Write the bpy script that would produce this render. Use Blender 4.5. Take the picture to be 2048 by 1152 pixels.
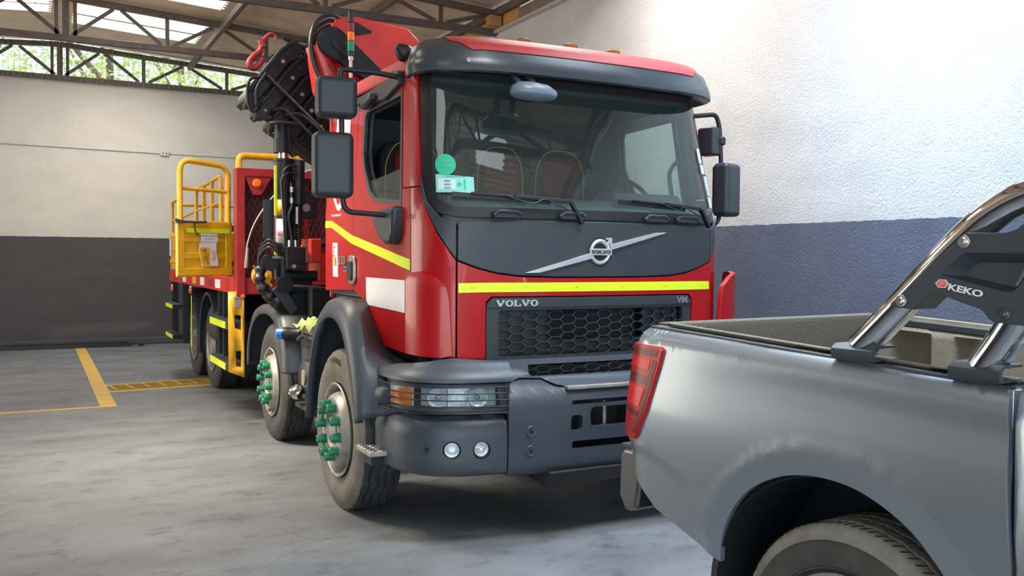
import bpy, bmesh, math, random
from mathutils import Vector, Matrix
from math import sin, cos, pi, radians as rad
random.seed(7)
for _o in list(bpy.data.objects): bpy.data.objects.remove(_o)
S = bpy.context.scene
COL = S.collection
# ------------------------------------------------------------------ camera
def setup_camera():
    y, p, r = .4824, -.0343, .0072
    F = Vector((sin(y)*cos(p), cos(y)*cos(p), sin(p)))
    R = Vector((cos(y), -sin(y), 0)); U = R.cross(F)
    R, U = R*cos(r)+U*sin(r), -R*sin(r)+U*cos(r)
    cd = bpy.data.cameras.new('camera'); co = bpy.data.objects.new('camera', cd); COL.objects.link(co)
    cd.sensor_width = 36; cd.lens = 1825.5/2048*36; cd.clip_start = .05; cd.clip_end = 300
    M = Matrix.Identity(4)
    for i in range(3):
        M[i][0] = R[i]; M[i][1] = U[i]; M[i][2] = -F[i]
    M[0][3], M[1][3], M[2][3] = -3.0282, -4.6472, 1.622
    co.matrix_world = M
    S.camera = co
setup_camera()
# ------------------------------------------------------------------ world, sun, daylight
S.view_settings.view_transform = 'Standard'; S.view_settings.look = 'None'
S.view_settings.gamma = 1; S.view_settings.use_curve_mapping = False
S.view_settings.exposure = 0.0
W = bpy.data.worlds.new('world'); S.world = W; W.use_nodes = True
_n = W.node_tree.nodes; _l = W.node_tree.links
_bg = _n['Background']
_sky = _n.new('ShaderNodeTexSky'); _sky.sky_type = 'HOSEK_WILKIE'; _sky.turbidity = 3.0; _sky.sun_direction = (-.35, -.45, .82)
_mx = _n.new('ShaderNodeMixRGB'); _mx.inputs[0].default_value = .55; _mx.inputs[2].default_value = (.80, .90, 1.0, 1)
_l.new(_sky.outputs[0], _mx.inputs[1]); _l.new(_mx.outputs[0], _bg.inputs[0]); _bg.inputs[1].default_value = 2.3
def lamp(name, kind, loc, target, energy, col, size=None, sizey=None, spread=None, angle=None):
    ld = bpy.data.lights.new(name, kind); ld.energy = energy; ld.color = col
    if kind == 'AREA':
        ld.shape = 'RECTANGLE'; ld.size = size; ld.size_y = sizey or size
        if spread: ld.spread = rad(spread)
    if kind == 'SUN': ld.angle = rad(angle or 1)
    o = bpy.data.objects.new(name, ld); COL.objects.link(o); o.location = loc
    d = Vector(target)-Vector(loc); o.rotation_euler = d.to_track_quat('-Z', 'Y').to_euler()
    return o
lamp('sun', 'SUN', (0, 0, 20), (4, 6, 8), 5.0, (1, .95, .86), angle=.8)
# daylight entering through the big open front, an unseen side gate and roof lights, plus added fill lamps
lamp('front_opening_daylight', 'AREA', (-2.5, -9.2, 2.6), (-.5, 2, 1.0), 330, (.56, .77, 1.0), 11, 4.6)
lamp('ground_bounce_fill', 'AREA', (-3.0, -9.0, .5), (-2.0, 2, 4.5), 250, (1.0, .90, .76), 11, 1.2)  # fill lamp added to brighten the ceiling like bounce from outside
lamp('unseen_gate_fill', 'AREA', (-8.7, 7.4, 2.2), (-1.0, 4.0, 1.4), 390, (1.0, .87, .70), 5.6, 3.6)  # lamp at an unseen gate, placed for warm reflections on the pickup
lamp('roof_light_and_fill', 'AREA', (1.5, 2.1, 5.0), (2.5, 1.7, 1.8), 165, (1.0, .93, .82), .5, 1.6, spread=165)
lamp('roof_light_and_fill', 'AREA', (1.35, -.5, 5.0), (2.5, -.9, 2.0), 235, (.62, .80, 1.0), .9, 1.8, spread=120)
lamp('roof_light_and_fill', 'AREA', (-.35, -2.1, 5.0), (-.3, -2.2, 0), 110, (.92, .96, 1.0), 1.0, 1.4, spread=90)  # lamp added to brighten the pickup bed and the floor beside it
lamp('roof_light_and_fill', 'AREA', (-3.6, 2.9, 5.05), (-1.4, 3.0, 1.4), 210, (1.0, .86, .68), .8, 2.4, spread=80)
lamp('roof_light_and_fill', 'AREA', (-1.6, 10.8, 5.08), (-1.8, 10.8, 0), 110, (1.0, .96, .90), 1.8, .7, spread=160)
# ------------------------------------------------------------------ materials
def mat(name, col, rough=.5, metal=0, coat=0, bump=0, bscale=60, var=0, vscale=6, col2=None, spec=None, trans=0, emis=None, estr=0, alpha=1, anis=(1,1,1), detail=6, coatr=.05, ior=None):
    m = bpy.data.materials.new(name); m.use_nodes = True
    N = m.node_tree.nodes; L = m.node_tree.links; b = N['Principled BSDF']
    b.inputs['Base Color'].default_value = (*col, 1); b.inputs['Roughness'].default_value = rough
    b.inputs['Metallic'].default_value = metal; b.inputs['Coat Weight'].default_value = coat; b.inputs['Coat Roughness'].default_value = coatr
    if spec is not None: b.inputs['Specular IOR Level'].default_value = spec
    if ior: b.inputs['IOR'].default_value = ior
    if trans: b.inputs['Transmission Weight'].default_value = trans
    if emis: b.inputs['Emission Color'].default_value = (*emis, 1); b.inputs['Emission Strength'].default_value = estr
    if alpha < 1: b.inputs['Alpha'].default_value = alpha
    if var or bump:
        tc = N.new('ShaderNodeTexCoord'); mp = N.new('ShaderNodeMapping'); mp.inputs['Scale'].default_value = anis
        L.new(tc.outputs['Object'], mp.inputs[0])
    if var:
        nz = N.new('ShaderNodeTexNoise'); nz.inputs['Scale'].default_value = vscale; nz.inputs['Detail'].default_value = detail; nz.inputs['Roughness'].default_value = .6
        L.new(mp.outputs[0], nz.inputs[0])
        cr = N.new('ShaderNodeValToRGB'); cr.color_ramp.elements[0].position = .35; cr.color_ramp.elements[1].position = .7
        c2 = col2 or tuple(min(1, c*(1-var)) for c in col)
        cr.color_ramp.elements[0].color = (*col, 1); cr.color_ramp.elements[1].color = (*c2, 1)
        L.new(nz.outputs[0], cr.inputs[0]); L.new(cr.outputs[0], b.inputs['Base Color'])
    if bump:
        nb = N.new('ShaderNodeTexNoise'); nb.inputs['Scale'].default_value = bscale; nb.inputs['Detail'].default_value = 5
        L.new(mp.outputs[0], nb.inputs[0])
        bp = N.new('ShaderNodeBump'); bp.inputs['Strength'].default_value = min(1, bump); bp.inputs['Distance'].default_value = .01 if bump <= 1 else .03
        L.new(nb.outputs[0], bp.inputs['Height']); L.new(bp.outputs[0], b.inputs['Normal'])
    return m
M = {}
M['red'] = mat('truck_red_paint', (.38, .005, .007), .34, 0, .25, spec=.35, var=.12, vscale=1.5)
M['dustyred'] = mat('sun_faded_red_paint', (.46, .022, .026), .55, var=.2, vscale=4, col2=(.40, .05, .05))
M['orange_red'] = mat('crane_red_paint', (.62, .028, .018), .38, 0, .3, var=.25, vscale=5)
M['bedred'] = mat('bed_dark_red_paint', (.33, .012, .016), .45, 0, .1, var=.4, vscale=8)
M['plastic'] = mat('dark_grey_plastic', (.028, .034, .042), .42, bump=.08, bscale=250, var=.3, vscale=3, col2=(.040, .046, .052))
M['visor'] = mat('visor_grey_plastic', (.036, .046, .058), .25, var=.3, vscale=3, col2=(.05, .058, .066))
M['mirror'] = mat('mirror_housing_plastic', (.020, .027, .036), .42, bump=.15, bscale=400)
M['fender'] = mat('dusty_fender_plastic', (.028, .040, .056), .45, var=1, vscale=2.0, col2=(.050, .060, .072), bump=.06, bscale=150)
M['black'] = mat('black_plastic', (.008, .009, .011), .45)
M['dark'] = mat('dark_underside', (.012, .012, .013), .75, var=.4, vscale=6, col2=(.03, .028, .026))
M['tread'] = mat('dark_tread_rubber', (.018, .019, .021), .8, var=1, vscale=7, col2=(.040, .039, .036), bump=.3, bscale=90)
M['rubber'] = mat('tyre_rubber', (.030, .030, .029), .8, var=1, vscale=7, col2=(.060, .056, .050), bump=.3, bscale=90)
M['dusty'] = mat('dusty_tyre_rubber', (.10, .093, .080), .85, var=1, vscale=6, col2=(.15, .14, .12), bump=.3, bscale=90)
M['puretyre'] = mat('tan_dusty_tyre_rubber', (.24, .23, .20), .85, var=1, vscale=10, col2=(.15, .145, .125), bump=.3, bscale=110)
M['rim'] = mat('dusty_silver_rim', (.38, .36, .33), .45, .35, var=1, vscale=9, col2=(.22, .20, .18), bump=.1)
M['green'] = mat('green_nut_cap', (.008, .17, .085), .4)
M['chrome'] = mat('polished_chrome', (.75, .77, .80), .06, 1)
M['steel'] = mat('brushed_steel', (.45, .45, .44), .35, .9, var=.3, vscale=20)
M['silver'] = mat('satin_silver_badge', (.68, .70, .72), .28, .7)
M['craneblack'] = mat('crane_blue_black_paint', (.006, .009, .013), .38, 0, .0, spec=.28, var=.6, vscale=12, col2=(.018, .019, .020))
M['yellow'] = mat('yellow_paint', (.78, .42, .012), .42, 0, .2, var=.25, vscale=7)
M['tape'] = mat('reflective_yellow_tape', (.72, .86, .02), .35, 0, .3)
M['white'] = mat('white_vinyl', (.72, .74, .76), .4, var=.08, vscale=10)
M['glass'] = None
M['hose'] = mat('black_rubber_hose', (.012, .013, .015), .45)
M['amber'] = mat('amber_lens', (.75, .20, .02), .2, 0, .5)
M['ambert'] = mat('dirty_amber_lens', (.42, .13, .02), .4, 0, .2, var=.6, vscale=60)
M['tail'] = mat('red_tail_lens', (.42, .005, .008), .3, 0, .0, spec=.3)
M['taild'] = mat('deep_red_tail_lens', (.13, .003, .005), .3, 0, 0, spec=.3)
M['tailb'] = mat('bright_red_tail_lens', (.70, .012, .010), .3, 0, 0, spec=.3)
M['lens'] = mat('headlight_reflector', (.80, .84, .88), .25, .35, bump=.5, bscale=40, anis=(1, 1, .3))
M['wood'] = mat('osb_board', (.50, .27, .09), .7, var=.7, vscale=25, col2=(.33, .16, .05), bump=.3, bscale=60)
M['beam'] = mat('rusty_brown_steel', (.075, .055, .045), .6, var=.8, vscale=9, col2=(.13, .095, .075), bump=.1)
M['orange'] = mat('orange_lens', (.85, .16, .02), .2, 0, .5)
M['blue'] = mat('blue_cap', (.01, .16, .62), .35)
M['rag'] = mat('green_cloth', (.30, .38, .14), .9, bump=.5, bscale=120)
M['navy'] = mat('pickup_blue_grey_paint', (.25, .295, .335), .36, .68, .9, coatr=.14, var=.04, vscale=3)
M['liner'] = mat('bed_liner_texture', (.27, .245, .185), .55, bump=.9, bscale=260, var=.3, vscale=5)
M['shadeliner'] = mat('shaded_tailgate_liner', (.075, .068, .056), .55, bump=.9, bscale=260)  # bed liner colour darkened to hold the shade inside the tailgate
M['keko'] = mat('roll_bar_cover_plastic', (.022, .032, .042), .42, bump=.25, bscale=500)
M['seat'] = mat('seat_red_fabric', (.16, .006, .010), .8)
M['seatd'] = mat('seat_dark_fabric', (.015, .015, .018), .8)
M['piping'] = mat('yellow_piping', (.75, .50, .04), .6)
M['dash'] = mat('dashboard_grey', (.10, .115, .12), .6)
M['inner'] = mat('cab_interior_grey', (.06, .068, .072), .8)
M['stick_g'] = mat('green_sticker', (.02, .45, .26), .5)
M['stick_c'] = mat('teal_sticker', (.22, .62, .52), .5)
M['stick_w'] = mat('pale_sticker', (.55, .72, .70), .5)
M['text_d'] = mat('dark_print', (.015, .015, .03), .6)
M['text_r'] = mat('red_print', (.55, .02, .03), .6)
M['galv'] = mat('galvanised_pipe', (.50, .48, .44), .5, .5)
M['conduit'] = mat('painted_conduit', (.50, .49, .46), .6)
def glassmat():
    m = bpy.data.materials.new('tinted_glass'); m.use_nodes = True
    N = m.node_tree.nodes; L = m.node_tree.links; N.clear()
    out = N.new('ShaderNodeOutputMaterial'); tr = N.new('ShaderNodeBsdfTransparent'); tr.inputs[0].default_value = (.79, .87, .86, 1)
    gl = N.new('ShaderNodeBsdfGlossy'); gl.inputs['Roughness'].default_value = .015
    df = N.new('ShaderNodeBsdfDiffuse'); df.inputs[0].default_value = (.35, .42, .42, 1)
    ge = N.new('ShaderNodeNewGeometry'); dt = N.new('ShaderNodeVectorMath'); dt.operation = 'DOT_PRODUCT'; L.new(ge.outputs['Normal'], dt.inputs[0]); L.new(ge.outputs['Incoming'], dt.inputs[1])
    def mth(op, a, b=None):
        n = N.new('ShaderNodeMath'); n.operation = op
        for i, q in enumerate((a, b)):
            if q is None: continue
            if isinstance(q, (int, float)): n.inputs[i].default_value = q
            else: L.new(q, n.inputs[i])
        return n.outputs[0]
    fro = mth('ADD', mth('MULTIPLY', mth('POWER', mth('SUBTRACT', 1.0, mth('ABSOLUTE', dt.outputs['Value'])), 4.5), .9), .055)
    mx = N.new('ShaderNodeMixShader'); mx2 = N.new('ShaderNodeMixShader'); mx2.inputs[0].default_value = .03
    L.new(tr.outputs[0], mx2.inputs[1]); L.new(df.outputs[0], mx2.inputs[2])
    L.new(fro, mx.inputs[0]); L.new(mx2.outputs[0], mx.inputs[1]); L.new(gl.outputs[0], mx.inputs[2])
    L.new(mx.outputs[0], out.inputs[0]); return m
M['glass'] = glassmat()
def clearmat():
    m = glassmat(); m.name = 'clear_lamp_glass'
    m.node_tree.nodes['Transparent BSDF'].inputs[0].default_value = (.9, .94, .96, 1); return m
M['clear'] = clearmat()
def wallmat(name, top, low, zsplit, rough_scale, bump, stain, edge=.012):
    m = bpy.data.materials.new(name); m.use_nodes = True
    N = m.node_tree.nodes; L = m.node_tree.links; b = N['Principled BSDF']; b.inputs['Roughness'].default_value = .85
    g = N.new('ShaderNodeTexCoord'); sp = N.new('ShaderNodeSeparateXYZ'); L.new(g.outputs['Object'], sp.inputs[0])
    n1 = N.new('ShaderNodeTexNoise'); n1.inputs['Scale'].default_value = 14; n1.inputs['Detail'].default_value = 8; L.new(g.outputs['Object'], n1.inputs[0])
    ma = N.new('ShaderNodeMath'); ma.operation = 'MULTIPLY_ADD'; ma.inputs[1].default_value = edge*2; ma.inputs[2].default_value = -edge; L.new(n1.outputs[0], ma.inputs[0])
    ad = N.new('ShaderNodeMath'); L.new(sp.outputs[2], ad.inputs[0]); L.new(ma.outputs[0], ad.inputs[1])
    gt = N.new('ShaderNodeMath'); gt.operation = 'GREATER_THAN'; gt.inputs[1].default_value = zsplit; L.new(ad.outputs[0], gt.inputs[0])
    def blot(c, k, sc, seed):
        nz = N.new('ShaderNodeTexNoise'); nz.inputs['Scale'].default_value = sc; nz.inputs['Detail'].default_value = 7; nz.inputs['Roughness'].default_value = .65
        mp = N.new('ShaderNodeMapping'); mp.inputs['Location'].default_value = (seed, seed, 0); mp.inputs['Scale'].default_value = (1, 1, 1.7)
        L.new(g.outputs['Object'], mp.inputs[0]); L.new(mp.outputs[0], nz.inputs[0])
        cr = N.new('ShaderNodeValToRGB'); cr.color_ramp.elements[0].position = .33; cr.color_ramp.elements[1].position = .62
        cr.color_ramp.elements[0].color = (*[x*(1-k) for x in c], 1); cr.color_ramp.elements[1].color = (*c, 1); L.new(nz.outputs[0], cr.inputs[0]); return cr
    c1 = blot(top, stain, 1.6, 3); c2 = blot(low, stain*1.5, 2.2, 9)
    # small chips and dark specks
    vz = N.new('ShaderNodeTexNoise'); vz.inputs['Scale'].default_value = 9; vz.inputs['Detail'].default_value = 9; vz.inputs['Roughness'].default_value = .75
    L.new(g.outputs['Object'], vz.inputs[0])
    cr = N.new('ShaderNodeValToRGB'); cr.color_ramp.elements[0].position = .27; cr.color_ramp.elements[1].position = .31
    cr.color_ramp.elements[0].color = (.25, .24, .22, 1); cr.color_ramp.elements[1].color = (1, 1, 1, 1); L.new(vz.outputs[0], cr.inputs[0])
    mu = N.new('ShaderNodeMixRGB'); mu.blend_type = 'MULTIPLY'; mu.inputs[0].default_value = 1; L.new(c1.outputs[0], mu.inputs[1]); L.new(cr.outputs[0], mu.inputs[2])
    mx = N.new('ShaderNodeMixRGB'); L.new(gt.outputs[0], mx.inputs[0]); L.new(c2.outputs[0], mx.inputs[1]); L.new(mu.outputs[0], mx.inputs[2])
    L.new(mx.outputs[0], b.inputs['Base Color'])
    nb = N.new('ShaderNodeTexNoise'); nb.inputs['Scale'].default_value = rough_scale; nb.inputs['Detail'].default_value = 8; nb.inputs['Roughness'].default_value = .62; L.new(g.outputs['Object'], nb.inputs[0])
    bp = N.new('ShaderNodeBump'); bp.inputs['Strength'].default_value = bump; bp.inputs['Distance'].default_value = .02
    L.new(nb.outputs[0], bp.inputs['Height']); L.new(bp.outputs[0], b.inputs['Normal'])
    return m
M['wall_b'] = wallmat('painted_block_wall', (.56, .53, .47), (.062, .060, .064), 1.913, 11, .55, .10)
M['wall_r'] = wallmat('rough_stucco_wall', (.62, .63, .64), (.115, .135, .19), 1.915, 58, 1.0, .12)
def floormat():
    m = bpy.data.materials.new('worn_concrete'); m.use_nodes = True
    N = m.node_tree.nodes; L = m.node_tree.links; b = N['Principled BSDF']
    g = N.new('ShaderNodeTexCoord')
    def nz(sc, det=8, ro=.6, scl=(1, 1, 1)):
        mp = N.new('ShaderNodeMapping'); mp.inputs['Scale'].default_value = scl; L.new(g.outputs['Object'], mp.inputs[0])
        n = N.new('ShaderNodeTexNoise'); n.inputs['Scale'].default_value = sc; n.inputs['Detail'].default_value = det; n.inputs['Roughness'].default_value = ro; L.new(mp.outputs[0], n.inputs[0]); return n
    def ramp(n, a, b_, ca, cb):
        c = N.new('ShaderNodeValToRGB'); c.color_ramp.elements[0].position = a; c.color_ramp.elements[1].position = b_
        c.color_ramp.elements[0].color = (*ca, 1); c.color_ramp.elements[1].color = (*cb, 1); L.new(n.outputs[0], c.inputs[0]); return c
    base = ramp(nz(.9, 9, .62, (1, 2.2, 1)), .32, .68, (.105, .114, .126), (.185, .200, .218))
    st = ramp(nz(3.2, 10, .72, (1, 1.6, 1)), .35, .47, (.55, .53, .52), (1, 1, 1))
    sp = ramp(nz(42, 6, .75), .36, .42, (.40, .40, .40), (1, 1, 1))
    spm = ramp(nz(1.1, 4), .46, .60, (0, 0, 0), (1, 1, 1))
    a = N.new('ShaderNodeMixRGB'); a.blend_type = 'MULTIPLY'; a.inputs[0].default_value = .95; L.new(base.outputs[0], a.inputs[1]); L.new(st.outputs[0], a.inputs[2])
    c = N.new('ShaderNodeMixRGB'); c.blend_type = 'MULTIPLY'; L.new(spm.outputs[0], c.inputs[0]); L.new(a.outputs[0], c.inputs[1]); L.new(sp.outputs[0], c.inputs[2])
    # thin cracks
    vo = N.new('ShaderNodeTexVoronoi'); vo.feature = 'DISTANCE_TO_EDGE'; vo.inputs['Scale'].default_value = .38
    wn = nz(2.5, 6); va = N.new('ShaderNodeVectorMath'); va.operation = 'MULTIPLY_ADD'; va.inputs[1].default_value = (.35, .35, 0)
    L.new(wn.outputs[1], va.inputs[0]); L.new(g.outputs['Object'], va.inputs[2]); L.new(va.outputs[0], vo.inputs[0])
    ck = N.new('ShaderNodeValToRGB'); ck.color_ramp.elements[0].position = 0.0; ck.color_ramp.elements[1].position = .006
    ck.color_ramp.elements[0].color = (.80, .79, .77, 1); ck.color_ramp.elements[1].color = (1, 1, 1, 1); L.new(vo.outputs['Distance'], ck.inputs[0])
    d = N.new('ShaderNodeMixRGB'); d.blend_type = 'MULTIPLY'; d.inputs[0].default_value = .8; L.new(c.outputs[0], d.inputs[1]); L.new(ck.outputs[0], d.inputs[2])
    L.new(d.outputs[0], b.inputs['Base Color'])
    rr = N.new('ShaderNodeMapRange'); rr.inputs[3].default_value = .38; rr.inputs[4].default_value = .7
    n5 = nz(2.0, 6); L.new(n5.outputs[0], rr.inputs[0]); L.new(rr.outputs[0], b.inputs['Roughness'])
    bp = N.new('ShaderNodeBump'); bp.inputs['Strength'].default_value = .25; bp.inputs['Distance'].default_value = .006
    n6 = nz(45, 8, .7); L.new(n6.outputs[0], bp.inputs['Height']); L.new(bp.outputs[0], b.inputs['Normal'])
    return m
M['floor'] = floormat()
def roofmat():
    m = mat('corrugated_roof_sheet', (.72, .58, .43), .5, .25, var=.25, vscale=3)
    N = m.node_tree.nodes; L = m.node_tree.links; b = N['Principled BSDF']
    return m
M['roof'] = roofmat()
M['skylight'] = mat('translucent_roof_light', (.8, .85, .9), .5, emis=(.93, .97, 1.0), estr=2.6)
M['paint_y'] = mat('yellow_floor_paint', (.66, .40, .05), .6, var=.5, vscale=9, col2=(.48, .33, .10))
M['leaf'] = mat('sunlit_leaves', (.50, .66, .16), .6, var=1, vscale=3, col2=(.75, .85, .35))
M['bark'] = mat('bark', (.20, .15, .11), .9, var=.4)
M['wire'] = mat('thin_wire', (.45, .44, .40), .5, .6)
# ------------------------------------------------------------------ mesh helpers
def mk(name, bm, m, parent=None, bev=0, ang=38, seg=2, loc=None, solid=None, sub=0, recalc=True):
    if recalc: bmesh.ops.recalc_face_normals(bm, faces=bm.faces)
    me = bpy.data.meshes.new(name); bm.to_mesh(me); bm.free()
    for p in me.polygons: p.use_smooth = True
    me.set_sharp_from_angle(angle=rad(ang))
    ml = m if isinstance(m, (list, tuple)) else [m]
    for q in ml: me.materials.append(M[q] if isinstance(q, str) else q)
    o = bpy.data.objects.new(name, me); COL.objects.link(o)
    if loc: o.location = loc
    if parent: o.parent = parent
    if solid:
        md = o.modifiers.new('s', 'SOLIDIFY'); md.thickness = solid; md.offset = -1
    if bev:
        md = o.modifiers.new('b', 'BEVEL'); md.width = bev; md.segments = seg; md.limit_method = 'ANGLE'; md.angle_limit = rad(ang); md.harden_normals = True
    if sub:
        md = o.modifiers.new('u', 'SUBSURF'); md.levels = sub; md.render_levels = sub
    return o
def B(): return bmesh.new()
def box(bm, c, s, rot=None):
    v = []
    for i in (-.5, .5):
        for j in (-.5, .5):
            for k in (-.5, .5):
                p = Vector((i*s[0], j*s[1], k*s[2]))
                if rot is not None: p = rot @ p
                v.append(bm.verts.new(p+Vector(c)))
    for f in ((0,1,3,2),(4,6,7,5),(0,4,5,1),(2,3,7,6),(0,2,6,4),(1,5,7,3)): bm.faces.new([v[i] for i in f])
    return bm
def box2(bm, a, b): return box(bm, [(a[i]+b[i])/2 for i in range(3)], [abs(b[i]-a[i]) for i in range(3)])
def frame_of(d):
    d = Vector(d).normalized(); u = Vector((0, 0, 1)) if abs(d.z) < .95 else Vector((1, 0, 0))
    a = d.cross(u).normalized(); return a, a.cross(d).normalized(), d
def bar(bm, p0, p1, w, h, up=None):
    p0, p1 = Vector(p0), Vector(p1); a, b, d = frame_of(p1-p0)
    if up is not None:
        a = d.cross(Vector(up)).normalized(); b = a.cross(d).normalized()
    R_ = Matrix((a, d, b)).transposed()
    return box(bm, (p0+p1)/2, (w, (p1-p0).length, h), R_)
def lathe(bm, prof, o=(0, 0, 0), ax=(0, 0, 1), seg=32, cap=True):
    a, b, d = frame_of(ax); o = Vector(o); rings = []
    for t, r in prof:
        if r < 1e-5: rings.append([bm.verts.new(o+d*t)])
        else: rings.append([bm.verts.new(o+d*t+(a*cos(2*pi*i/seg)+b*sin(2*pi*i/seg))*r) for i in range(seg)])
    for q, w in zip(rings, rings[1:]):
        for i in range(seg):
            j = (i+1) % seg
            if len(q) == 1 and len(w) == 1: continue
            if len(q) == 1: bm.faces.new((q[0], w[i], w[j]))
            elif len(w) == 1: bm.faces.new((q[i], q[j], w[0]))
            else: bm.faces.new((q[i], q[j], w[j], w[i]))
    if cap:
        for q in (rings[0], rings[-1]):
            if len(q) > 2: bm.faces.new(q)
    return bm
def cyl(bm, p0, p1, r, r1=None, seg=20):
    p0, p1 = Vector(p0), Vector(p1); return lathe(bm, [(0, r), ((p1-p0).length, r if r1 is None else r1)], p0, p1-p0, seg)
def fil(pts, r, n=5):
    pts = [Vector(p) for p in pts]; out = [pts[0]]
    for a, b, c in zip(pts, pts[1:], pts[2:]):
        u = (a-b); v = (c-b); k = min(r, u.length*.48, v.length*.48); p = b+u.normalized()*k; q = b+v.normalized()*k
        for i in range(n+1):
            t = i/n; out.append(p*(1-t)**2+b*2*t*(1-t)+q*t*t)
    return out+[pts[-1]]
def tube(bm, pts, r, seg=10, fr=0, closed=False):
    pts = fil(pts, fr) if fr else [Vector(p) for p in pts]
    rings = []; a0 = None; n = len(pts)
    for i, p in enumerate(pts):
        if closed: d = pts[(i+1) % n]-pts[i-1]
        else: d = pts[min(i+1, n-1)]-pts[max(i-1, 0)]
        if d.length < 1e-7: continue
        d.normalize()
        if a0 is None: a0 = frame_of(d)[0]
        a = (a0-d*a0.dot(d)).normalized(); a0 = a; b = d.cross(a)
        rr = r(i/(n-1)) if callable(r) else r
        rings.append([bm.verts.new(p+(a*cos(2*pi*k/seg)+b*sin(2*pi*k/seg))*rr) for k in range(seg)])
    pr = list(zip(rings, rings[1:])) + ([(rings[-1], rings[0])] if closed else [])
    for q, w in pr:
        for k in range(seg): bm.faces.new((q[k], q[(k+1) % seg], w[(k+1) % seg], w[k]))
    if not closed:
        bm.faces.new(rings[0]); bm.faces.new(rings[-1])
    return bm
def curve(pts, n=8):
    pts = [Vector(p) for p in pts]; P_ = [pts[0]*2-pts[1]]+pts+[pts[-1]*2-pts[-2]]; out = []
    for i in range(1, len(P_)-2):
        for k in range(n):
            t = k/n; a, b, c, d = P_[i-1:i+3]
            out.append(.5*((2*b)+(c-a)*t+(2*a-5*b+4*c-d)*t*t+(3*b-a-3*c+d)*t**3))
    return out+[pts[-1]]
def prism(bm, poly, mp, t0, t1):
    """poly: 2D outline; mp(u,v,t) -> 3D; extruded from t0 to t1"""
    a = [bm.verts.new(mp(u, v, t0)) for u, v in poly]; b = [bm.verts.new(mp(u, v, t1)) for u, v in poly]
    bm.faces.new(a); bm.faces.new(b[::-1]); n = len(a)
    for i in range(n): bm.faces.new((a[i], b[i], b[(i+1) % n], a[(i+1) % n]))
    return bm
XZ = lambda u, v, t: Vector((u, t, v))      # outline in x,z extruded along y
YZ = lambda u, v, t: Vector((t, u, v))
XY = lambda u, v, t: Vector((u, v, t))
def rrect(x0, y0, x1, y1, r, n=4):
    out = []
    for cx, cy, a in ((x1-r, y1-r, 0), (x0+r, y1-r, 90), (x0+r, y0+r, 180), (x1-r, y0+r, 270)):
        for i in range(n+1):
            t = rad(a+90*i/n); out.append((cx+r*cos(t), cy+r*sin(t)))
    return out
def flat(outline, holes=(), step=(.06, .06)):
    bm = B(); ed = []
    for lp in [outline]+list(holes):
        vs = [bm.verts.new((p[0], p[1], 0)) for p in lp]
        for i in range(len(vs)): ed.append(bm.edges.new((vs[i], vs[(i+1) % len(vs)])))
    n_ = len(outline); sg = [(outline[(i+1) % n_][0]-outline[i][0])*(outline[(i+2) % n_][1]-outline[(i+1) % n_][1])-(outline[(i+1) % n_][1]-outline[i][1])*(outline[(i+2) % n_][0]-outline[(i+1) % n_][0]) for i in range(n_)]
    convex = all(q > -1e-9 for q in sg) or all(q < 1e-9 for q in sg)
    if holes or not convex: bmesh.ops.triangle_fill(bm, use_beauty=True, use_dissolve=False, edges=ed, normal=(0, 0, 1))
    else: bm.faces.new(list(bm.verts))
    x0 = min(p[0] for p in outline); x1 = max(p[0] for p in outline); y0 = min(p[1] for p in outline); y1 = max(p[1] for p in outline)
    for ax, lo, hi, st in ((0, x0, x1, step[0]), (1, y0, y1, step[1])):
        k = math.ceil(lo/st+1e-6)
        while k*st < hi-1e-6:
            co = [0, 0, 0]; co[ax] = k*st; no = [0, 0, 0]; no[ax] = 1
            bmesh.ops.bisect_plane(bm, geom=bm.verts[:]+bm.edges[:]+bm.faces[:], plane_co=co, plane_no=no, dist=1e-5)
            k += 1
    bmesh.ops.remove_doubles(bm, verts=bm.verts, dist=2e-4)
    if not holes and not convex:
        def ong(e):
            for ax in (0, 1):
                a, b = e.verts[0].co[ax]/step[ax], e.verts[1].co[ax]/step[ax]
                if abs(a-round(a)) < 1e-3 and abs(b-round(b)) < 1e-3 and round(a) == round(b): return True
            return False
        dl = [e for e in bm.edges if len(e.link_faces) == 2 and not ong(e)]
        if dl: bmesh.ops.dissolve_edges(bm, edges=dl, use_verts=False)
    return bm
def panel(name, outline, f, m, parent, holes=(), th=.012, off=0, step=(.06, .06), bev=.004, flip=False, ang=38):
    """outline in (s,z); f(s,z,offset)->3D ; thickened inward"""
    bm = flat(outline, holes, step); bm.normal_update(); fl = bm.faces[:]
    for q in fl:
        if q.normal.z < 0: q.normal_flip()
    bm.normal_update()
    top = {}
    st = [(v, v.co.x, v.co.y) for v in bm.verts]
    low = {v: bm.verts.new((0, 0, 0)) for v, _, _ in st}
    bed = [e for e in bm.edges if len(e.link_faces) == 1]
    bl = [(e.verts[0], e.verts[1]) for e in bed]
    for q in fl: bm.faces.new([low[v] for v in reversed(q.verts)])
    for a, b in bl:
        try: bm.faces.new((a, b, low[b], low[a]))
        except ValueError: pass
    for v, s_, z_ in st:
        v.co = f(s_, z_, off); low[v].co = f(s_, z_, off-th)
    return mk(name, bm, m, parent, bev=bev, ang=ang)
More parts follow.
